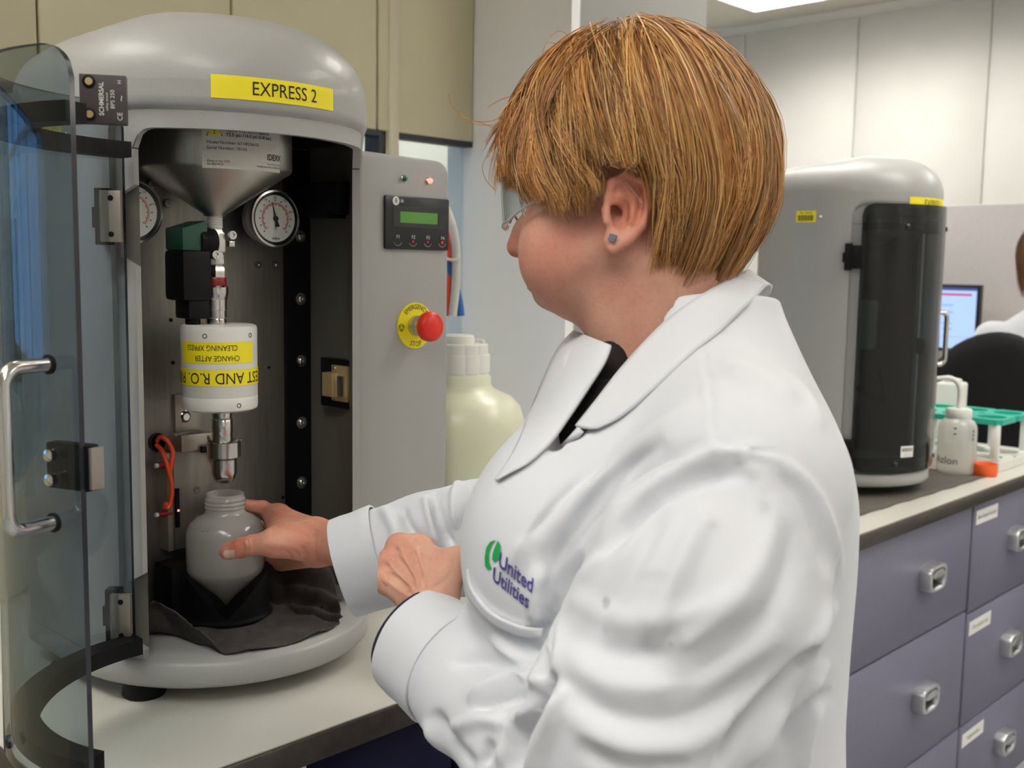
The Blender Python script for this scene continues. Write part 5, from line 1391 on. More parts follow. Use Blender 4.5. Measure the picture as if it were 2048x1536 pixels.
finger([KP, around(140, 0.121, 0.058), around(172, 0.120, 0.0560), around(202, 0.118, 0.0555)], 0.0085, 0.0068)
# thumb in front of the bottle
TC = Pc(600, 1088, 1.222); TM = Pc(548, 1086, 1.216)
T1 = around(30, 0.1495, 0.0605)
S.chain([(TC, 0.0190), (TM, 0.0145)], 0.010)
S.chain([(TM, 0.0140), (Pc(505, 1090, 1.222), 0.0112), (Pc(482, 1096, 1.2275), 0.0112), (Pc(458, 1102, 1.2345), 0.0095), (Pc(454, 1103, 1.236), 0.0088)], 0.004)
S.cone(Pc(575, 1070, 1.235), KI, 0.014, 0.012, 0.018)                               # web
S.cone(TM, KI, 0.010, 0.010, 0.016)
Vr, Qr = S.mesh(2)
for poly, w_, h_ in (([(650, 1062), (600, 1040), (548, 1022), (520, 1012)], 7, 0.0018), ([(640, 1080), (590, 1062), (545, 1048)], 8, -0.0016), ([(600, 1100), (560, 1090), (520, 1086)], 9, 0.0010),
        ([(520, 1084), (545, 1066), (560, 1040)], 8, -0.0012), ([(493, 1078), (498, 1090), (497, 1106)], 2.2, -0.0008), ([(502, 1079), (506, 1090), (505, 1106)], 2.0, -0.0007), ([(488, 1090), (503, 1090)], 7, 0.0010),
        ([(585, 1098), (597, 1110), (600, 1122)], 2.5, -0.0009), ([(570, 1100), (581, 1112), (583, 1120)], 2.2, -0.0008), ([(602, 1092), (614, 1106), (618, 1122)], 2.5, -0.0009), ([(622, 1075), (630, 1095), (632, 1120)], 3, -0.0008), ([(468, 1092), (474, 1112)], 1.8, -0.0006)):
    Vr = stroke(Vr, Qr, poly, w_, h_, None)

# ---- near hand (left), back of the hand towards the camera
wl = Pc(858, 1212, 0.935)
KI2, KM2, KR2, KP2 = Pc(838, 1100, 0.985), Pc(800, 1094, 0.980), Pc(779, 1127, 0.972), Pc(772, 1162, 0.965)
S = hand_sdf(Pc(730, 1330, 0.88)-[0.0, 0, 0.02], Pc(960, 1050, 1.05)+[0.02, 0.01, 0.03])
for K, o_, rk_ in ((KI2, (6, -6), 0.0125), (KM2, (2, -2), 0.0125), (KR2, (-4, 2), 0.0120), (KP2, (-8, 6), 0.0110)):
    S.cone(Pc(858+o_[0]*1.6, 1200+o_[1], 0.940), K, 0.0155, rk_*0.97, 0.0065)
S.cone(Pc(880, 1300, 0.915), wl, 0.027, 0.0245, 0.012)
def knuckle(K, r): S.ell(K+np.array([-0.001, 0.001, -0.003]), np.eye(3), (r, r, r), 0.006)
for K in (KI2, KM2, KR2, KP2): knuckle(K, 0.0112)
finger([KI2, KI2+[0.006, -0.010, 0.034], KI2+[0.026, -0.030, 0.034], KI2+[0.030, -0.040, 0.018]], 0.0098, 0.0078)
finger([KM2, KM2+[0.006, -0.010, 0.038], KM2+[0.030, -0.028, 0.040], KM2+[0.036, -0.040, 0.022]], 0.0100, 0.0080)
finger([KR2, KR2+[0.008, -0.010, 0.036], KR2+[0.030, -0.024, 0.038], KR2+[0.036, -0.034, 0.022]], 0.0096, 0.0076)
finger([KP2, KP2+[0.008, -0.010, 0.030], KP2+[0.026, -0.020, 0.032], KP2+[0.032, -0.028, 0.020]], 0.0085, 0.0068)
S.chain([(Pc(878, 1185, 0.945), 0.017), (Pc(892, 1142, 0.962), 0.0145), (Pc(915, 1122, 0.975), 0.0115), (Pc(936, 1116, 0.982), 0.0095), (Pc(952, 1114, 0.985), 0.0080)], 0.010)
S.cone(Pc(885, 1150, 0.960), KI2, 0.012, 0.010, 0.016)
Vl, Ql = S.mesh(2)

for poly, w_, h_ in (([(852, 1190), (845, 1145), (838, 1104)], 5, 0.0020), ([(846, 1190), (822, 1140), (802, 1098)], 5, 0.0020), ([(840, 1195), (808, 1160), (782, 1130)], 5, 0.0018), ([(836, 1205), (805, 1185), (776, 1164)], 5, 0.0014),
        ([(846, 1160), (832, 1120), (820, 1094)], 5, -0.0024), ([(830, 1165), (808, 1132), (790, 1108)], 5, -0.0024), ([(822, 1180), (795, 1158), (774, 1145)], 5, -0.0022), ([(858, 1150), (866, 1120), (872, 1105)], 7, -0.0016),
        ([(832, 1104), (842, 1098)], 7, 0.0022), ([(796, 1098), (806, 1090)], 7, 0.0026), ([(776, 1130), (784, 1122)], 7, 0.0024), ([(768, 1166), (778, 1158)], 7, 0.0022), ([(860, 1178), (890, 1160), (905, 1140)], 4, -0.0010), ([(905, 1112), (907, 1124), (905, 1134)], 2, -0.0008)):
    Vl = stroke(Vl, Ql, poly, w_, h_, None)
# ---- hidden torso and arms of the body (under the coat)
def YR(py, d): return -(py-CY)/FPX*d
S = SDF((-0.34, -0.50, 0.62), (0.34, 0.12, 1.34), 0.007)
rows = []
DT = 0.93
def trow(py, L_, R_, wd, sh=0.0, d=DT): return (YR(py, d), ((L_+R_)/2-CX)/FPX*d, d+sh, (R_-L_)/2/FPX*d, wd)
TORSO = [trow(1760, 985, 1672, 0.185), trow(1600, 975, 1662, 0.182), trow(1400, 962, 1660, 0.180), trow(1250, 950, 1672, 0.178), trow(1130, 938, 1684, 0.178), trow(1040, 940, 1688, 0.180), trow(980, 962, 1686, 0.182), trow(900, 1010, 1672, 0.165),
         trow(820, 1062, 1642, 0.138), trow(760, 1092, 1614, 0.112), trow(700, 1130, 1588, 0.090), trow(650, 1190, 1568, 0.074), trow(600, 1290, 1550, 0.060)]
inner = [(r[0], r[1], r[2], r[3]-0.030, r[4]-0.03) for r in TORSO[:-4]]
S.stack(inner, 0.01); S.cone(NB, H(-0.02, 0, -0.08), 0.055, 0.045, 0.02)
shR, elR = Pc(1320, 860, 1.075), Pc(1045, 1078, 1.17)
shL, elL = Pc(1490, 975, 0.765), Pc(1195, 1650, 0.745)
S.chain([(shR, 0.045), (elR, 0.038), (Pc(720, 1090, 1.20), 0.027)], 0.02)
S.chain([(shL, 0.045), (elL, 0.038), (Pc(880, 1300, 0.915), 0.025)], 0.02)
S.stack([(YR(1760, DT)+0.001, 0.12, 0.93, 0.13, 0.16), (-0.499, 0.12, 0.93, 0.13, 0.16)], 0.02)
Vt, Qt = S.mesh(1)
tone_h = np.ones((len(Vh), 3))
def spot(V, c, r): return np.exp(-((V-c)**2).sum(1)/(2*r*r))
for c, r, col in ((H(0.118, 0, -0.040), 0.014, (1.05, 0.72, 0.70)), (H(0.055, 0.055, -0.050), 0.028, (1.04, 0.86, 0.84)), (e_left(0.014, 0.010, 0.010), 0.022, (1.12, 0.78, 0.70)), (H(0.100, 0, -0.072), 0.012, (0.9, 0.6, 0.6))):
    g = spot(Vh, c, r)[:, None]; tone_h = tone_h*(1-g)+tone_h*np.array(col)*g
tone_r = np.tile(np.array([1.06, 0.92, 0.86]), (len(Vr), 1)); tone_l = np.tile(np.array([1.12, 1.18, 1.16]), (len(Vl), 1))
for c, r, col in ((Pc(478, 1088, 1.222), 0.008, (0.95, 0.62, 0.55)), (Pc(525, 1035, 1.28), 0.02, (1.0, 0.8, 0.72))):
    g = spot(Vr, c, r)[:, None]; tone_r = tone_r*(1-g)+tone_r*np.array(col)*g
for K in (KI2, KM2, KR2, KP2):
    g = spot(Vl, K+[-0.004, 0.003, -0.006], 0.007)[:, None]; tone_l = tone_l*(1-g)+tone_l*np.array((0.98, 0.84, 0.80))*g
VV = np.concatenate([Vh, Vr, Vl, Vt]); nn_ = np.cumsum([0, len(Vh), len(Vr), len(Vl)])
QQ = np.concatenate([Qh, Qr+nn_[1], Ql+nn_[2], Qt+nn_[3]])
TT = np.concatenate([tone_h, tone_r, tone_l, np.ones((len(Vt), 3))])
body = quad_mesh('body', VV, QQ, M['skin'], None, attr={'tone': TT}); pchild(body)
# legs below the bench line, dark trousers and shoes
M['trousers'] = mat('dark trousers', (0.012, 0.013, 0.02), 0.8)
lg = MB(); ctr = c2w(Pc(1320, 1700, 0.93))
for sgn in (-1, 1):
    o_ = ctr[:2]+sgn*0.085*np.array([FW[0], FW[1]])
    lg.tube([(o_[0], o_[1], 0.95), (o_[0], o_[1], 0.52), (o_[0]-0.01, o_[1], 0.07)], [0.085, 0.062, 0.045], M['trousers'], 16)
pchild(lg.build('trousers'))
for sgn in (-1, 1):
    o_ = ctr[:2]+sgn*0.085*np.array([FW[0], FW[1]]); fd = -np.array([RT[0], RT[1]])
    pts = [(*(o_-fd*0.05), 0.045), (*o_, 0.05), (*(o_+fd*0.08), 0.042), (*(o_+fd*0.16), 0.03)]
    pchild(MB().tube(pts, [0.036, 0.042, 0.040, 0.028], M['black'], 14).build('shoe'))
# ------------------------------------------------------------------ lab coat
def coat_mat():
    m, nt, b = node_mat('white coat cotton'); N = nt.nodes.new; L = nt.links.new
    tc = N('ShaderNodeTexCoord'); at = N('ShaderNodeVertexColor'); at.layer_name = 'dirt'
    mx = N('ShaderNodeMixRGB'); mx.inputs[1].default_value = (0.655, 0.67, 0.71, 1); mx.inputs[2].default_value = (0.10, 0.09, 0.085, 1)
    n = N('ShaderNodeTexNoise'); n.inputs['Scale'].default_value = 60; n.inputs['Detail'].default_value = 6; L(tc.outputs['Object'], n.inputs['Vector'])
    mm = N('ShaderNodeMath'); mm.operation = 'MULTIPLY'; L(at.outputs[0], mm.inputs[0]); L(n.outputs['Fac'], mm.inputs[1]); L(mm.outputs[0], mx.inputs[0])
    L(mx.outputs[0], b.inputs['Base Color']); b.inputs['Roughness'].default_value = 0.85; b.inputs['Sheen Weight'].default_value = 0.15
    n2 = N('ShaderNodeTexNoise'); n2.inputs['Scale'].default_value = 22; n2.inputs['Detail'].default_value = 2; L(tc.outputs['Object'], n2.inputs['Vector'])
    n4 = N('ShaderNodeTexNoise'); n4.inputs['Scale'].default_value = 900; L(tc.outputs['Object'], n4.inputs['Vector'])
    ad = N('ShaderNodeMath'); ad.operation = 'MULTIPLY_ADD'; ad.inputs[1].default_value = 0.04; L(n4.outputs['Fac'], ad.inputs[0]); L(n2.outputs['Fac'], ad.inputs[2])
    bp = N('ShaderNodeBump'); bp.inputs['Strength'].default_value = 0.12; bp.inputs['Distance'].default_value = 0.01; L(ad.outputs[0], bp.inputs['Height']); L(bp.outputs[0], b.inputs['Normal'])
    return m
M['coat'] = coat_mat()
S = SDF((-0.27, -0.50, 0.60), (0.32, 0.14, 1.32), 0.0034)
S.stack(TORSO, 0.01, power=2.25)
# bust and belly fullness, upper back
S.ell(Pc(1078, 1085, 0.85), np.eye(3), (0.050, 0.075, 0.070), 0.05)
S.ell(Pc(1085, 1060, 1.02), np.eye(3), (0.050, 0.085, 0.070), 0.05)
# shoulders
S.chain([(Pc(1405, 760, 0.90), 0.055), (Pc(1470, 900, 0.80), 0.060), (shL, 0.066)], 0.035)
S.chain([(Pc(1330, 760, 1.0), 0.050), (shR, 0.060)], 0.035)
# near sleeve
S.chain([(shL, 0.072), (Pc(1405, 1190, 0.735), 0.079), (Pc(1290, 1420, 0.735), 0.077), (Pc(1200, 1610, 0.75), 0.070)], 0.018)
S.chain([(Pc(1215, 1600, 0.752), 0.066), (Pc(1090, 1480, 0.80), 0.060), (Pc(960, 1378, 0.875), 0.0515), (Pc(893, 1325, 0.910), 0.0475)], 0.016)
# far sleeve
S.chain([(shR, 0.062), (elR, 0.066), (Pc(960, 1075, 1.185), 0.061), (Pc(860, 1090, 1.19), 0.056), (Pc(765, 1108, 1.195), 0.0515)], 0.016)
# surface before the neckline is cut, used to lay the lapels on
V0, Q0 = S.mesh(5)
bvh0 = BVHTree.FromPolygons([Vector(v) for v in c2w(V0)], [tuple(int(a) for a in q) for q in Q0])
# neckline: opened from the neck down to the lapel crossing
S.chain([(H(-0.01, 0, -0.10), 0.060), (NB+[0, 0.01, 0], 0.074), (Pc(1275, 730, 0.905), 0.056)], 0.008, 'sub')
def hit0(px, py):
    dr_ = Vector(FW+RT*(px-CX)/FPX-UP*(py-CY)/FPX); L_ = dr_.length
    loc, nor, i, dist = bvh0.ray_cast(Vector(CAM), dr_.normalized()); return dist/L_ if loc is not None else None
vcut = [(1222, 690, 0.034), (1196, 760, 0.024), (1168, 812, 0.018), (1142, 852, 0.013), (1112, 890, 0.007)]
S.chain([(Pc(x, y, (hit0(x, y) or 0.90)+0.012), r) for x, y, r in vcut], 0.003, 'sub', flat=((0, 0, 1), 0.4))
S.ell(H(0, 0, 0), np.eye(3), (0.11, 0.135, 0.11), 0.004, 'sub')
Vc, Qc = S.mesh(6)
# --- folds sculpted along strokes (image-plane polylines of the photograph, applied to the surface facing them)
NEAR = (0.55, 0.99)
FOLDS = [
 # near sleeve: sleeve head ridge and seams
 ([(1180, 1085), (1260, 1000), (1370, 930), (1480, 900), (1560, 915)], 16, 0.006, NEAR),
 ([(1200, 1110), (1290, 1010), (1400, 955), (1500, 945)], 16, -0.008, NEAR),
 ([(1560, 915), (1630, 985), (1668, 1080), (1680, 1160)], 10, 0.0030, NEAR),
 ([(1545, 930), (1605, 1000), (1640, 1080), (1655, 1150)], 12, -0.0035, NEAR),
 # soft drapes down the upper arm
 ([(1330, 1010), (1250, 1150), (1170, 1290)], 26, -0.004, NEAR), ([(1420, 1010), (1340, 1180), (1290, 1300)], 24, 0.0045, NEAR),
 ([(1540, 990), (1520, 1120), (1420, 1260), (1300, 1330)], 30, 0.005, NEAR), ([(1590, 1040), (1570, 1170), (1480, 1300), (1340, 1390)], 24, -0.005, NEAR),
 ([(1130, 1190), (1240, 1240), (1380, 1230), (1500, 1180)], 26, 0.006, NEAR), ([(1120, 1260), (1240, 1310), (1400, 1300), (1540, 1220)], 24, -0.0065, NEAR),
 ([(1115, 1300), (1230, 1370), (1400, 1360), (1560, 1260)], 24, 0.0065, NEAR), ([(1110, 1350), (1220, 1430), (1390, 1430), (1580, 1300)], 22, -0.0075, NEAR),
 ([(1130, 1420), (1230, 1490), (1380, 1490), (1540, 1370)], 22, 0.007, NEAR), ([(1150, 1490), (1250, 1536), (1380, 1530)], 20, -0.006, NEAR),
 ([(1200, 1110), (1150, 1180), (1115, 1270), (1105, 1350)], 14, 0.0045, NEAR), ([(1165, 1100), (1120, 1180), (1090, 1260), (1083, 1350)], 12, -0.009, NEAR),
 # crease at the inside of the elbow
 ([(1108, 1345), (1080, 1400), (1045, 1470), (1025, 1560)], 9, -0.016, NEAR), ([(1130, 1370), (1110, 1430), (1080, 1500), (1065, 1570)], 14, 0.007, NEAR),
 ([(1075, 1400), (1030, 1450), (1000, 1536)], 12, 0.006, NEAR),
 # forearm folds
 ([(985, 1270), (1030, 1320), (1085, 1350)], 12, 0.004, NEAR), ([(900, 1330), (960, 1320), (1040, 1345)], 14, -0.0045, NEAR),
 ([(935, 1405), (990, 1370), (1050, 1355), (1090, 1370)], 13, 0.0065, NEAR), ([(945, 1430), (1000, 1400), (1060, 1390)], 10, -0.006, NEAR),
 ([(900, 1460), (960, 1440), (1020, 1450)], 16, 0.005, NEAR), ([(870, 1420), (900, 1480), (950, 1536)], 13, -0.005, NEAR), ([(980, 1480), (965, 1536)], 12, -0.005, NEAR),
 ([(850, 1440), (880, 1500), (915, 1560)], 12, 0.005, NEAR),
 # chest: long drapes from shoulder to hem of the lapel, pocket welt
 ([(1420, 880), (1300, 930), (1190, 1010), (1120, 1110), (1095, 1200)], 20, -0.006, NEAR), ([(1400, 800), (1280, 890), (1160, 990), (1080, 1100)], 24, 0.005, NEAR),
 ([(1230, 900), (1120, 990), (1040, 1090)], 16, -0.004, NEAR), ([(1330, 880), (1230, 960), (1150, 1060)], 18, -0.004, NEAR), ([(1180, 930), (1080, 1030), (1010, 1150)], 18, 0.0035, NEAR),
 ([(1085, 1130), (1070, 1190), (1075, 1250)], 16, 0.006, NEAR),
 ([(937, 1140), (945, 1180), (985, 1225), (1040, 1252), (1090, 1258)], 6, 0.0032, NEAR), ([(930, 1160), (945, 1205), (985, 1242), (1040, 1266), (1090, 1272)], 6, -0.0030, NEAR),
 # shoulder seam, yoke
 ([(1404, 690), (1420, 780), (1426, 880)], 4, -0.0018, NEAR), ([(1394, 690), (1410, 780), (1417, 880)], 5, 0.0012, NEAR), ([(1426, 885), (1480, 888), (1560, 905)], 7, -0.004, NEAR),
 ([(1440, 730), (1520, 760), (1600, 800)], 24, 0.003, NEAR), ([(1560, 640), (1600, 740), (1650, 860)], 16, 0.003, NEAR),
 # back folds below the arm
 ([(1640, 1290), (1560, 1370), (1480, 1460), (1430, 1540)], 12, -0.010, NEAR), ([(1655, 1320), (1600, 1390), (1540, 1440), (1500, 1536)], 14, 0.007, NEAR), ([(1665, 1380), (1600, 1430), (1560, 1500)], 12, -0.006, NEAR),
 ([(1640, 1400), (1610, 1470), (1600, 1550)], 14, 0.006, NEAR), ([(1668, 1200), (1640, 1260), (1600, 1330)], 14, 0.005, NEAR),
 # far sleeve
 ([(800, 1010), (815, 1050), (850, 1090)], 12, -0.007, (0.99, 1.4)), ([(850, 990), (862, 1040), (880, 1100)], 11, 0.007, (0.99, 1.4)), ([(868, 985), (880, 1040), (905, 1100)], 9, -0.010, (0.99, 1.4)),
 ([(925, 960), (910, 1000), (915, 1060)], 11, 0.007, (0.99, 1.4)), ([(945, 960), (935, 1010), (925, 1060)], 9, -0.008, (0.99, 1.4)), ([(760, 1010), (790, 1060), (800, 1130)], 12, 0.005, (0.99, 1.4)),
]
for poly, w_, h_, dm in FOLDS:
    cross = poly[0] in ((1130, 1190), (1120, 1260), (1115, 1300), (1110, 1350), (1130, 1420), (1150, 1490))
    Vc = stroke(Vc, Qc, poly, w_*(1.0 if cross else 0.85), h_*(0.72 if cross else 1.45), dm)
Vc = lap(Vc, Qc, 0.35)
# stains with a shape of their own
pv = view_px(Vc); dirt = np.zeros(len(Vc)); nearv = Vc[:, 2] < 0.9
def smudge(x, y, rx, ry, a):
    global dirt
    dirt = np.maximum(dirt, 1.5*a*np.exp(-(((pv[:, 0]-x)/rx)**2+((pv[:, 1]-y)/ry)**2))*nearv)
for s_ in ((1213, 1205, 5, 8, 1.4), (1500, 950, 22, 14, 0.35), (1480, 925, 10, 8, 0.35), (1530, 1010, 14, 26, 0.28), (1425, 1050, 14, 10, 0.25), (1310, 1150, 30, 10, 0.18), (1600, 1110, 40, 40, 0.16), (1340, 1290, 5, 6, 0.6), (1210, 1260, 6, 8, 0.3), (1560, 960, 30, 20, 0.2), (1620, 1160, 30, 30, 0.2)): smudge(*s_)
coat = quad_mesh('lab_coat', Vc, Qc, M['coat'], None, attr={'dirt': dirt}); pchild(coat)
coat['label'] = 'white cotton lab coat with turned collar and chest logo'
def cpart(mb, name, **k):
    o = mb.build(name, None, **k); o.parent = coat; o.matrix_parent_inverse = Matrix.Translation(-Vector(PL)) if False else Matrix.Identity(4)
    return o
bvh = BVHTree.FromPolygons([Vector(v) for v in c2w(Vc)], [tuple(int(a) for a in q) for q in Qc])
def hit(px, py):
    dr_ = Vector(FW+RT*(px-CX)/FPX-UP*(py-CY)/FPX); L_ = dr_.length
    loc, nor, i, dist = bvh.ray_cast(Vector(CAM), dr_.normalized())
    return (loc, nor, dist/L_) if loc is not None else (None, None, None)
# collar and lapels: sheets draped over the coat between an inner (neck) edge and an outer edge
def drape(inner, outer, off_in=0.007, off_out=0.005, rows_=10, bulge=0.004, n=8, use_hit=True, tol=0.05):
    a, b = cat(inner, n), cat(outer, n); m_ = min(len(a), len(b))
    a = a[np.linspace(0, len(a)-1, m_).round().astype(int)]; b = b[np.linspace(0, len(b)-1, m_).round().astype(int)]
    D = np.zeros((m_, rows_+1)); PX = np.zeros((m_, rows_+1, 2))
    for i in range(m_):
        for k in range(rows_+1):
            t = k/rows_; p = a[i]*(1-t)+b[i]*t; PX[i, k] = p[:2]; d = hit0(*p[:2]) if use_hit else None
            base_ = p[2]
            if d is not None and abs(d-base_) < tol: base_ = d
            D[i, k] = base_-(off_in*(1-t)+off_out*t)-bulge*math.sin(math.pi*t)
    for _ in range(6):                                            # relax
        E_ = D.copy(); E_[1:-1] = 0.5*D[1:-1]+0.25*(D[:-2]+D[2:]); E_[:, 1:-1] = 0.5*E_[:, 1:-1]+0.25*(E_[:, :-2]+E_[:, 2:]); D = E_
    return np.array([[c2w(Pc(PX[i, k, 0], PX[i, k, 1], D[i, k])) for k in range(rows_+1)] for i in range(m_)])
nearIn = [(1478, 548, 0.935), (1420, 578, 0.885), (1345, 628, 0.860), (1290, 680, 0.850), (1238, 738, 0.850), (1190, 800, 0.850), (1150, 850, 0.850)]
nearOut = [(1530, 566, 0.910), (1500, 604, 0.878), (1440, 662, 0.850), (1385, 702, 0.84), (1310, 772, 0.835), (1245, 830, 0.835), (1196, 858, 0.84)]
cpart(MB().grid(drape(nearIn, nearOut), M['coat']), 'lapel', solid=0.0024)
backIn = [(1420, 578, 0.890), (1478, 546, 0.94), (1500, 540, 0.98), (1470, 560, 1.02), (1400, 600, 1.03)]
backOut = [(1500, 606, 0.880), (1532, 570, 0.912), (1545, 575, 0.985), (1520, 610, 1.05), (1440, 650, 1.06)]
cpart(MB().grid(drape(backIn, backOut, 0.004, 0.004, 6, 0.0, use_hit=False), M['coat']), 'collar', solid=0.0024)
farIn = [(1222, 690, 0.960), (1208, 725, 0.935), (1174, 778, 0.915), (1138, 832, 0.900), (1102, 882, 0.886), (1055, 926, 0.885), (1000, 958, 0.89)]
farOut = [(1146, 660, 1.02), (1112, 700, 1.01), (1080, 770, 0.98), (1056, 830, 0.965), (1036, 880, 0.945), (1012, 925, 0.925), (988, 958, 0.905)]
cpart(MB().grid(drape(farIn, farOut, 0.006, 0.006, 12, 0.003, tol=0.12), M['coat']), 'lapel', solid=0.0024)
rollIn = [(1156, 852, 0.850), (1120, 890, 0.855), (1072, 920, 0.862), (1025, 944, 0.872), (985, 960, 0.885)]
rollOut = [(1168, 864, 0.85), (1125, 914, 0.85), (1088, 942, 0.855), (1042, 974, 0.865), (998, 978, 0.88)]
cpart(MB().grid(drape(rollIn, rollOut, 0.004, 0.002, 6, 0.004), M['coat']), 'front_edge', solid=0.0022)
# black top in the neckline
M['black_top'] = mat('black jersey', (0.006, 0.006, 0.007), 0.9)
S = SDF((-0.06, -0.14, 0.80), (0.22, 0.06, 1.06), 0.004)
S.stack([(r[0], r[1], r[2], r[3]-0.012, r[4]-0.012) for r in TORSO if -0.2 < r[0] < 0.005], 0.004, power=2.2)
S.chain([(Pc(1228, 725, 0.915), 0.020), (Pc(1200, 775, 0.895), 0.026), (Pc(1160, 830, 0.89), 0.026), (Pc(1120, 885, 0.885), 0.014)], 0.006)
S.chain([(H(-0.01, 0, -0.10), 0.056), (NB, 0.0575), (Pc(1305, 750, 0.93), 0.038)], 0.004, 'sub')
Vb, Qb = largest(*S.mesh(2)); pchild(quad_mesh('black_top', Vb, Qb, M['black_top'], None))

# skirt of the coat below the bench line, with soft pleats
rows_k = []
for k_, py_ in enumerate((1690, 1760, 1900, 2100, 2350, 2600)):
    L_, R_ = 985-10*k_, 1668+12*k_; wdk = 0.180+0.006*k_; ring_k = []
    for j_ in range(72):
        t_ = 2*math.pi*j_/72; pl_ = 1+0.018*k_/5*math.sin(9*t_)+0.012*k_/5*math.sin(14*t_+1)
        ring_k.append(c2w(np.array([((L_+R_)/2-CX)/FPX*DT+(R_-L_)/2/FPX*DT*math.cos(t_)*pl_, YR(py_, DT), DT+wdk*math.sin(t_)*pl_])))
    rows_k.append(ring_k)
cpart(MB().grid(np.array(rows_k).transpose(1, 0, 2), M['coat'], True, close_u=True), 'skirt', solid=0.002)
# welt of the chest pocket
wIn = [(938, 1138, 0.90), (948, 1180, 0.88), (985, 1224, 0.86), (1040, 1250, 0.85), (1088, 1256, 0.85)]
wOut = [(930, 1150, 0.90), (940, 1194, 0.88), (980, 1240, 0.86), (1038, 1268, 0.85), (1086, 1274, 0.85)]
cpart(MB().grid(drape(wIn, wOut, 0.004, 0.003, 4, 0.001, tol=0.15), M['coat']), 'pocket_welt', solid=0.0018)
# cuffs: turned-back bands with thickness
def ring(c, axis, R, squash, roll, n=56, wob=0.0, sag=0.0, ph=0.0):
    axis = axis/np.linalg.norm(axis); u = np.cross(axis, [0, 0, 1.0]); u /= np.linalg.norm(u); v = np.cross(axis, u)
    if v[2] > 0: v = -v
    out = []
    for k in range(n):
        t = 2*math.pi*k/n; r = R*(1+wob*math.sin(3*t+ph)+0.5*wob*math.sin(7*t+1.3*ph))
        p = c+u*r*math.cos(t)+v*r*squash*math.sin(t)
        if sag: p = p+np.array([0, -1.0, 0])*sag*max(0, -(p-c)[1]/R)**2
        out.append(p)
    return out
def cuff(c0, c1, R0, R1, name, sag=0.0, wob=0.012, m='coat', flare=0.002, inset=0.0):
    ax_ = c1-c0; rows = []
    for (t, dr_) in ((0.75, -0.0045), (0.1, -0.004), (0.0, -0.002), (-0.005, 0.0), (0.01, 0.0012), (0.25, 0.0016), (0.5, 0.001), (0.75, 0.0016), (0.97, flare), (1.0, flare-0.001), (1.0, -0.001)):
        rows.append(c2w(np.array(ring(c0+ax_*t, ax_, R0+(R1-R0)*t+dr_, 1.0, 0, wob=wob, sag=sag*(1-0.5*max(t, 0)), ph=1.0))))
    G = np.array(rows).transpose(1, 0, 2); o = cpart(MB().grid(G, M[m], True, close_u=True), name); return o
cuff(Pc(832, 1280, 0.930), Pc(905, 1337, 0.900), 0.0475, 0.0500, 'cuff')
cuff(Pc(686, 1130, 1.196), Pc(768, 1105, 1.196), 0.0520, 0.0545, 'cuff', sag=0.006)
# navy sleeve edge showing inside the near cuff
M['navy_knit'] = mat('navy knit', (0.010, 0.011, 0.03), 0.9)
c0, c1 = Pc(824, 1268, 0.935), Pc(880, 1315, 0.912); rows = []
for t, dr_ in ((0.9, -0.004), (0.05, -0.004), (0.0, -0.002), (0.02, 0), (0.9, 0)):
    rows.append(c2w(np.array(ring(c0+(c1-c0)*t, c1-c0, 0.0450+dr_, 1.0, 0))))
o = MB().grid(np.array(rows).transpose(1, 0, 2), M['navy_knit'], True, close_u=True).build('navy_sleeve'); pchild(o)
# chest logo, printed onto the cloth
M['logo_green'] = mat('logo green', (0.005, 0.36, 0.07), 0.7); M['logo_blue'] = mat('logo blue', (0.06, 0.045, 0.26), 0.7)
lgm = MB()
def onto(px, py, off=0.0007):
    l, n_, d = hit(px, py)
    if l is None: return None
    return l-Vector(FW)*0.0012
def put(v2, faces, m_, off=0.0007):
    pts_ = [onto(x, y, off) for x, y in v2]
    fs = [f for f in faces if all(pts_[i] is not None for i in f)]
    pp = [p if p is not None else Vector((0, 0, 0)) for p in pts_]
    lgm.add(pp, fs, m_, False)
def fine_text(txt, size, ox, oy, sx, dirx, diry):
    v, f = text_geo(txt, size, align='LEFT', sx=sx, bold=True)
    bm = bmesh.new(); vs2 = [bm.verts.new(p) for p in v]
    for q in f:
        try: bm.faces.new([vs2[i] for i in q])
        except ValueError: pass
    bmesh.ops.triangulate(bm, faces=bm.faces); bm.verts.index_update()
    vv = [(ox+p.co.x*dirx[0]-p.co.y*diry[0], oy+p.co.x*dirx[1]-p.co.y*diry[1]) for p in bm.verts]; ff = [tuple(q.index for q in fc.verts) for fc in bm.faces]; bm.free()
    return vv, ff
LD, LDy = (0.79, 0.64), (-0.12, 1.0)
v, f = fine_text('United', 41, 997, 1118, 0.78, LD, LDy); put(v, f, M['logo_blue'])
v, f = fine_text('Utilities', 38, 985, 1147, 0.78, LD, LDy); put(v, f, M['logo_blue'])
# the green leaf: tilted oval with a white swoosh left open
th_ = math.radians(20); ov = []
def leaf(t, r): 
    x, y = 20*r*math.cos(t), 33*r*math.sin(t); return (988+x*math.cos(th_)-y*math.sin(th_)*0.6, 1108+x*math.sin(th_)+y*math.cos(th_))
def sub_poly(poly, m_):
    bm = bmesh.new(); bm.faces.new([bm.verts.new((x, y, 0)) for x, y in poly]); bmesh.ops.triangulate(bm, faces=bm.faces)
    bmesh.ops.subdivide_edges(bm, edges=bm.edges[:], cuts=2, use_grid_fill=True); bmesh.ops.triangulate(bm, faces=bm.faces); bm.verts.index_update()
    put([(p.co.x, p.co.y) for p in bm.verts], [tuple(q.index for q in fc.verts) for fc in bm.faces], m_); bm.free()
sub_poly([(992, 1079), (980, 1083), (972, 1095), (969, 1115), (970, 1132), (976, 1139), (984, 1137), (978, 1125), (978, 1105), (983, 1090)], M['logo_green'])
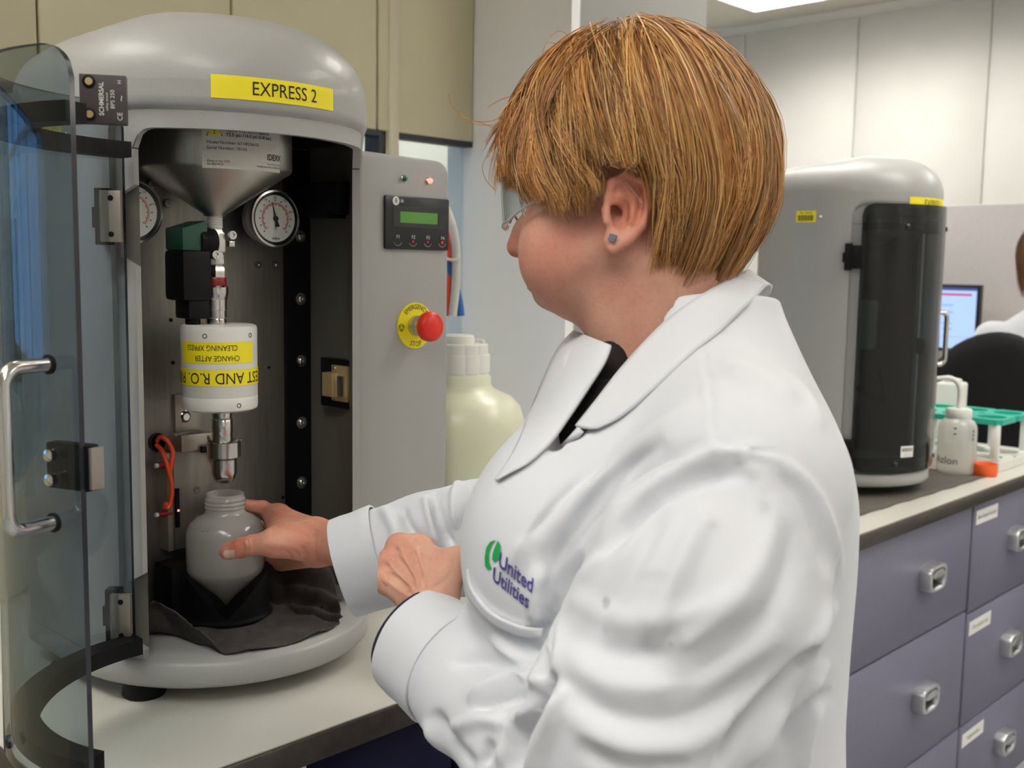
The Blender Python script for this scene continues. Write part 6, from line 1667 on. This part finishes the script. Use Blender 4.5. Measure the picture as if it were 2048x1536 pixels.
sub_poly([(996, 1080), (1001, 1090), (1001, 1105), (997, 1118), (989, 1124), (984, 1119), (985, 1106), (990, 1092)], M['logo_green'])
cpart(lgm, 'chest_logo')
# finger nail on the thumb
M['nail'] = mat('finger nail', (0.74, 0.50, 0.42), 0.25)
bvb = BVHTree.FromPolygons([Vector(v) for v in c2w(Vr)], [tuple(int(a) for a in q) for q in Qr])
nm = MB(); Gn = []
for i in range(7):
    row = []
    for j in range(7):
        px_n = 447+(i/6)*22; py_n = 1100+(j/6)*16
        # rounded outline
        e = abs(j/6-0.5)*2
        if i == 0: px_n += 3*e*e
        dr_ = Vector(FW+RT*(px_n-CX)/FPX-UP*(py_n-CY)/FPX); l, n_, _, _ = bvb.ray_cast(Vector(CAM), dr_.normalized())
        row.append(l-Vector(FW)*0.0009 if l is not None else c2w(Pc(px_n, py_n, 1.227)))
    Gn.append(row)
pchild(nm.grid(np.array([[tuple(p) for p in r_] for r_ in Gn]), M['nail']).build('thumb_nail'))
# ------------------------------------------------------------------ hair: many single strands grown in locks from the parting
def hair_mat(name):
    m, nt, b = node_mat(name); at = nt.nodes.new('ShaderNodeVertexColor'); at.layer_name = 'strand'
    nt.links.new(at.outputs[0], b.inputs['Base Color']); b.inputs['Roughness'].default_value = 0.42; b.inputs['Specular IOR Level'].default_value = 0.55
    return m
M['hair'] = hair_mat('ginger blond hair')
HO = H(-0.008, 0, 0.012)                                     # centre of the hair volume
ER = np.array([0.121, 0.098, 0.122])                          # radii: front, side, up
EL_A = np.array([-180, -150, -120, -100, -80, -55, -30, 0, 25, 45, 60, 72, 81, 90, 97, 113, 119, 125, 134, 150, 180.0])
EL_U = np.array([-.096, -.100, -.095, -.085, -.045, -.035, -.022, .010, .008, -.004, -.026, -.048, -.048, -.034, -.004, -.003, -.040, -.085, -.102, -.106, -.096])   # end height of the hair (up axis)
def env(d, rho=0.0):
    """point of the hair volume in direction d (head axes f,l,u)"""
    k = 1/np.sqrt(((d/(ER+rho))**2).sum(-1, keepdims=True)); return d*k
def lock_path(alpha, n, rho, jit_a, jit_u, rs):
    """guide curve in head axes from parting to tip"""
    a = math.radians(alpha); uend = np.interp(alpha, EL_A, EL_U)+jit_u
    # root on the parting: front locks start at the front of it, back locks at the crown
    w_ = (1-math.cos(a))/2                                     # 0 front, 1 back
    beta = math.radians(64+34*w_+jit_a*9); lat = 0.06+0.05*math.sin(a)+jit_a*0.13
    s = np.array([math.cos(beta), lat, math.sin(beta)]); s /= np.linalg.norm(s)
    umin = max(uend, -0.030)
    # end direction on the ellipsoid at height umin
    hz = np.array([math.cos(a), math.sin(a), 0.0])
    el = math.asin(max(-0.9, min(0.9, (umin)/0.115)))
    e = np.array([hz[0]*math.cos(el), hz[1]*math.cos(el), math.sin(el)])
    om = math.acos(np.clip(s@e, -1, 1)); drop = max(0.0, umin-uend); L1 = om*0.11; n1 = max(6, int(n*L1/(L1+drop+1e-6))); n2 = n-n1
    t = np.linspace(0, 1, n1)[:, None]
    d = (np.sin((1-t)*om)*s+np.sin(t*om)*e)/math.sin(om)
    # side sweep: the locks bend backwards on the side of the head, forwards in the fringe
    bow = np.sin(np.pi*np.clip(t, 0, 1))*0.16*(1 if alpha > 0 else -1)
    d = d+bow*np.array([0.55 if 20 < abs(alpha) < 150 else 0.1, 0, 0.12])
    d /= np.linalg.norm(d, axis=1, keepdims=True)
    P_ = env(d, rho)
    if n2 > 0:
        last = P_[-1]; tt = np.linspace(1/n2, 1, n2)[:, None]
        inw = -hz*0.040*(tt**1.6)*(1 if abs(alpha) > 95 else 0.3)
        P_ = np.concatenate([P_, last+np.array([0, 0, -1.0])*drop*tt+inw*drop/0.06])
    return P_
def strands(locks, per, seg, rad, rs, spread=0.0075, tipspread=0.35, pcol=(0.34, 0.22, 0.10, 0.24, 0.10)):
    V, Q, Cc = [], [], []; base = 0
    cols = np.array([(0.56, 0.285, 0.082), (0.45, 0.185, 0.044), (0.15, 0.054, 0.014), (0.80, 0.50, 0.20), (0.29, 0.115, 0.029)])
    tri = np.array([(math.cos(a), math.sin(a)) for a in (0.5, 2.6, 4.7)])
    for (g, shade, sp) in locks:
        n = len(g); t = np.linspace(0, 1, n)
        T = np.gradient(g, axis=0); T /= np.linalg.norm(T, axis=1, keepdims=True)
        R_ = g/np.linalg.norm(g, axis=1, keepdims=True); B = np.cross(T, R_); B /= np.linalg.norm(B, axis=1, keepdims=True)+1e-9; Nn = np.cross(B, T)
        for k in range(per):
            ox, oy = rs.normal(0, 1)*sp, rs.normal(0, 0.45)*sp
            cut = n-rs.integers(0, max(2, n//6)) if rs.random() < 0.5 else n
            prof = 1-(1-tipspread)*t**1.3
            wv = 0.0016*np.sin(t*rs.uniform(3, 8)+rs.uniform(0, 6))+0.0022*rs.normal()*t**2
            fly = rs.normal(0, 0.004)*t**3*(1 if rs.random() < 0.25 else 0.2)
            p = g+B*((ox*prof+wv)[:, None])+Nn*((oy*prof+fly)[:, None]+0.0004)
            p = p[:cut]; m_ = len(p); tt = np.linspace(0, 1, m_)
            r = rad*(0.55+0.6*np.sin(np.pi*np.clip(tt*0.8+0.15, 0, 1)))*(1-0.75*tt**4)*rs.uniform(0.8, 1.3)
            ring_ = p[:, None, :]+r[:, None, None]*(tri[None, :, :1]*B[:m_, None, :]+tri[None, :, 1:]*Nn[:m_, None, :])
            V.append(ring_.reshape(-1, 3))
            i = np.arange(m_-1)[:, None]*3; j = np.arange(3)[None, :]; j2 = (j+1) % 3
            Q.append((np.stack([i+j, i+j2, i+3+j2, i+3+j], -1).reshape(-1, 4)+base)); base += m_*3
            c = cols[rs.choice(5, p=pcol)]*shade*rs.uniform(0.8, 1.2)
            Cc.append(np.tile(c, (m_*3, 1)))
    return np.concatenate(V), np.concatenate(Q), np.concatenate(Cc)
def h2c(P_): return HO+P_ @ HAX
rs = np.random.default_rng(5)
locks = []
NL = 520
for k in range(NL):
    alpha = rs.uniform(-30, 205) if k % 4 else rs.uniform(-180, 180)
    if alpha > 180: alpha -= 360
    rho = -0.016+0.020*rs.random()**0.8+0.003*math.sin(alpha*0.35)
    g = lock_path(alpha, 16, rho, rs.normal(0, 0.9), rs.normal(0, 0.006 if abs(alpha) < 108 else 0.013), rs)
    ph1, ph2 = rs.uniform(0, 6, 2); t = np.linspace(0, 1, len(g))
    amp = 0.0065
    g = g+np.outer(amp*np.sin(t*5+ph1)*t, [1, 0, 0])+np.outer(amp*np.sin(t*4+ph2)*t, [0, 1, 0])
    g[:, 2] += 0.0
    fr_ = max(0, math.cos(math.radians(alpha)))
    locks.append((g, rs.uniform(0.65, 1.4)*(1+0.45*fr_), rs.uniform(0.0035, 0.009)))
# layered top locks, cut shorter, with tips lifted off the volume
for k in range(150):
    alpha = rs.uniform(-40, 165); alpha = alpha-360 if alpha > 180 else alpha
    g = lock_path(alpha+rs.normal(0, 4), 20, 0.000+0.005*rs.random(), rs.normal(0, 1.1), 0.0, rs)
    g = g[:int(20*rs.uniform(0.5, 0.9))]; t = np.linspace(0, 1, len(g))[:, None]
    sd = np.array([rs.normal(0, 0.010), rs.normal(0, 0.006), 0.0])
    g = g*(1+0.035*t**2.5*rs.random())+sd*t**2
    locks.append((g, rs.uniform(0.8, 1.45), rs.uniform(0.002, 0.005)))
# short roots layer near the parting for lift
for k in range(90):
    alpha = rs.uniform(-180, 180); g = lock_path(alpha, 16, 0.004+0.004*rs.random(), rs.normal(0, 1.0), 0.0, rs)[:11]
    locks.append((g, rs.uniform(0.9, 1.25), 0.008))
V_, Q_, C_ = strands(locks, 20, 16, 0.00042, rs)
Vw = h2c(V_)
# fly-away wisps at the front
wis = []
for pts in ([(1010, 232, 1.0), (975, 243, 1.0), (935, 238, 1.0), (905, 212, 1.0), (897, 188, 1.0)], [(1010, 250, 1.0), (965, 250, 1.0), (930, 240, 1.0), (915, 225, 1.0)], [(1000, 262, 1.0), (960, 245, 1.0), (940, 242, 1.0)],
            [(985, 300, 0.99), (965, 330, 0.99), (972, 360, 0.99), (990, 380, 0.99)], [(1030, 190, 1.0), (1000, 200, 1.0), (975, 215, 1.0)], [(1120, 90, 0.97), (1095, 85, 0.97), (1085, 105, 0.97)], [(1140, 75, 0.97), (1120, 62, 0.97), (1100, 75, 0.97)],
            [(1060, 380, 0.95), (1050, 395, 0.95), (1060, 415, 0.95)], [(1045, 370, 0.95), (1040, 400, 0.95), (1052, 430, 0.95)]):
    p = cat([Pc(*q) for q in pts], 6); wis.append(p)
tb_h = MB()
obj_h = quad_mesh('hair', Vw, Q_, M['hair'], None, attr={'strand': C_}); pchild(obj_h)
obj_h['label'] = 'short ginger blond hair with a long fringe'
M['wisp'] = mat('ginger wisp', (0.55, 0.27, 0.07), 0.4)
for p in wis: tb_h.tube([c2w(q) for q in p], 0.00035, M['wisp'], 5)
wo = tb_h.build('wisps'); wo.parent = obj_h
# dense underlayer below the strands
M['hair_under'] = mat('ginger underlayer', (0.20, 0.085, 0.024), 0.6, noise=0.4, nscale=90, stretch=(1, 1, 0.2))
G = []
for alpha in np.linspace(-180, 180, 97):
    g = lock_path(min(alpha, 179.9), 18, -0.016, 0.0, 0.006, rs)[:17]; G.append(h2c(g))
G = np.array(G); Gw = c2w(G.reshape(-1, 3)).reshape(G.shape)
uo = MB().grid(Gw, M['hair_under']).build('underlayer'); uo.parent = obj_h
# ------------------------------------------------------------------ earring, glasses, eyes
M['stone'] = mat('grey stone', (0.30, 0.31, 0.38), 0.15, 0.6)
e0 = e_left(0.000, -0.0215, 0.0100)
o = MB().box((-0.003, -0.003, -0.003), (0.003, 0.003, 0.003), M['stone'], bevel=0.001, xf=Matrix.Translation(Vector(c2w(e0))) @ Matrix.Rotation(0.4, 4, 'Z') @ Matrix.Rotation(0.3, 4, 'X')).build('earring'); pchild(o)
M['lens'] = glass_mat('clear lens', (0.93, 0.955, 0.95), 0.05, 0.02)
M['lens_edge'] = mat('lens edge', (0.40, 0.43, 0.42), 0.2)
gl = []
lens = MB(); Gl = []
for i in range(33):
    a = math.radians(-88+176*i/32); row = []
    hgt = 0.021 if abs(math.degrees(a)) < 55 else 0.021-0.013*(abs(math.degrees(a))-55)/33
    for j in range(9):
        v = -1+2*j/8; z = 0.004+v*hgt-0.003*(1-v); cut = 0.0
        if abs(math.degrees(a)) < 16 and v < 0: z += -v*0.018*(1-abs(math.degrees(a))/16)          # nose notch
        row.append(c2w(H(0.030+0.088*math.cos(a)**0.8 if math.cos(a) > 0 else 0.03, 0.078*math.sin(a), z)))
    Gl.append(row)
lens.grid(np.array(Gl), M['lens']); lo = lens.build('safety_glasses', None, solid=0.0022); pchild(lo)
lo['label'] = 'clear wrap-around safety glasses'
rimp = [r_[0] for r_ in Gl]; MB().tube(rimp, 0.0011, M['lens_edge'], 6).build('rim').parent = lo
rimp = [r_[-1] for r_ in Gl]; MB().tube(rimp, 0.0013, M['lens_edge'], 6).build('rim').parent = lo
for sg in (-1, 1):
    MB().tube([c2w(H(0.032, sg*0.078, -0.008)), c2w(H(0.0, sg*0.080, -0.006)), c2w(H(-0.03, sg*0.080, -0.008)), c2w(H(-0.045, sg*0.078, -0.030))], 0.0022, M['clear'], 8).build('temple').parent = lo
M['eye'] = mat('eye white', (0.75, 0.73, 0.70), 0.15); M['iris'] = mat('iris', (0.06, 0.09, 0.10), 0.1)
for sg in (-1, 1):
    p = H(0.079, sg*0.031, -0.010); mb = MB(); A3 = Vector(HF @ C2W)
    mb.lathe([(0.0115*math.sin(math.pi*k/16), -0.0115*math.cos(math.pi*k/16)) for k in range(13)], M['eye'], tuple(c2w(p)), tuple(A3), 20, cap=False)
    mb.lathe([(0.0115*math.sin(math.pi*k/16), -0.0115*math.cos(math.pi*k/16)) for k in range(12, 17)], M['iris'], tuple(c2w(p)), tuple(A3), 20, cap=False)
    pchild(mb.build('eye'))

# ------------------------------------------------------------------ second person, seated in the far corner
p2c = Pc(2084, 762, 3.78)
pr2 = empty('person', tuple(c2w(p2c)*np.array([1, 1, 0]))); tag(pr2, 'person with brown hair in a white coat seated at the far desk by the monitor', 'person')
PL2 = np.array(pr2.location)
def p2child(o): o.parent = pr2; o.matrix_parent_inverse = Matrix.Translation(-Vector(PL2)); return o
S = SDF(p2c-np.array([0.36, 0.42, 0.42]), p2c+np.array([0.36, 0.60, 0.36]), 0.009)
q = lambda x, y, z: p2c+np.array([x, y, z])
S.stack([(p2c[1]-0.36, p2c[0], p2c[2], 0.20, 0.15), (p2c[1]-0.1, p2c[0], p2c[2], 0.19, 0.13), (p2c[1]+0.10, p2c[0]+0.005, p2c[2], 0.205, 0.11), (p2c[1]+0.20, p2c[0]+0.015, p2c[2], 0.155, 0.085), (p2c[1]+0.27, p2c[0]+0.03, p2c[2], 0.06, 0.06)], 0.03)
for sg in (-1, 1):
    S.chain([(q(sg*0.185+0.01, 0.15, 0), 0.062), (q(sg*0.20, -0.08, 0.05), 0.055), (q(sg*0.15, -0.12, 0.30), 0.042)], 0.03)
V2, Q2 = S.mesh(2); c2o = p2child(quad_mesh('white_coat', V2, Q2, M['coat'], None, attr={'dirt': np.zeros(len(V2))}))
S = SDF(p2c+np.array([-0.14, 0.18, -0.16]), p2c+np.array([0.20, 0.62, 0.18]), 0.006)
S.ell(q(0.03, 0.43, 0.02), np.eye(3), (0.075, 0.105, 0.092), 0.01); S.ell(q(0.03, 0.36, 0.06), np.eye(3), (0.055, 0.06, 0.055), 0.02); S.cone(q(0.03, 0.36, 0.01), q(0.03, 0.20, 0), 0.045, 0.05, 0.02)
S.ell(q(0.03, 0.40, 0.115), np.eye(3), (0.012, 0.02, 0.016), 0.01)
for sg in (-1, 1): S.ell(q(0.03+sg*0.078, 0.40, 0.02), np.eye(3), (0.01, 0.028, 0.016), 0.005)
Vb2, Qb2 = S.mesh(2)
S = SDF(p2c+np.array([-0.40, -0.6, -0.2]), p2c+np.array([0.40, 0.2, 0.62]), 0.011)
S.stack([(p2c[1]-0.42, p2c[0], p2c[2], 0.16, 0.11), (p2c[1], p2c[0], p2c[2], 0.15, 0.09), (p2c[1]+0.19, p2c[0]+0.02, p2c[2], 0.07, 0.06)], 0.02)
for sg in (-1, 1): S.chain([(q(sg*0.15, -0.12, 0.28), 0.03), (q(sg*0.13, -0.13, 0.40), 0.024), (q(sg*0.12, -0.13, 0.46), 0.03)], 0.02)
Vb3, Qb3 = S.mesh(1)
bd2 = p2child(quad_mesh('body', np.concatenate([Vb2, Vb3]), np.concatenate([Qb2, Qb3+len(Vb2)]), M['skin'], None, attr={'tone': np.ones((len(Vb2)+len(Vb3), 3))}))
# legs of the seated person
lg2 = MB()
for sg in (-1, 1):
    a_, b_, c_ = c2w(q(sg*0.09, -0.40, 0.0)), c2w(q(sg*0.10, -0.40, 0.40)), c2w(q(sg*0.10, -0.40, 0.40)); c_[2] = 0.28
    lg2.tube([a_, b_, (b_+c_)/2, c_], [0.085, 0.065, 0.05, 0.045], M['trousers'], 12)
p2child(lg2.build('trousers'))
# hair of the seated person: collar-length locks
rs = np.random.default_rng(9); VH, QH, CH, base = [], [], [], 0
hc = q(0.03, 0.44, 0.01); ls = []
for k in range(260):
    a = rs.uniform(0, 2*math.pi); n = 12; t = np.linspace(0, 1, n); u = 1.45*np.sqrt(t)
    R3 = np.array([0.098, 0.122, 0.112])*(0.94+0.08*rs.random())
    el = math.pi/2-t*(1.95+0.2*rs.random())
    g = np.stack([R3[0]*np.cos(el)*math.cos(a), R3[1]*np.sin(el), R3[2]*np.cos(el)*math.sin(a)], 1)
    low = g[:, 1] < -0.02; g[low, 1] *= 2.2
    if math.sin(a) > 0.55: g = g[:8]
    gg = np.zeros((12, 3)); gg[:] = g[-1]; gg[:len(g)] = g
    ls.append((g, rs.uniform(0.35, 0.6), 0.012))
V3, Q3, C3 = strands(ls, 10, 12, 0.0011, rs)
h2o = p2child(quad_mesh('hair', V3+hc, Q3, M['hair'], None, attr={'strand': C3*np.array([0.9, 0.72, 0.6])}))
h2o['label'] = 'collar-length brown hair'
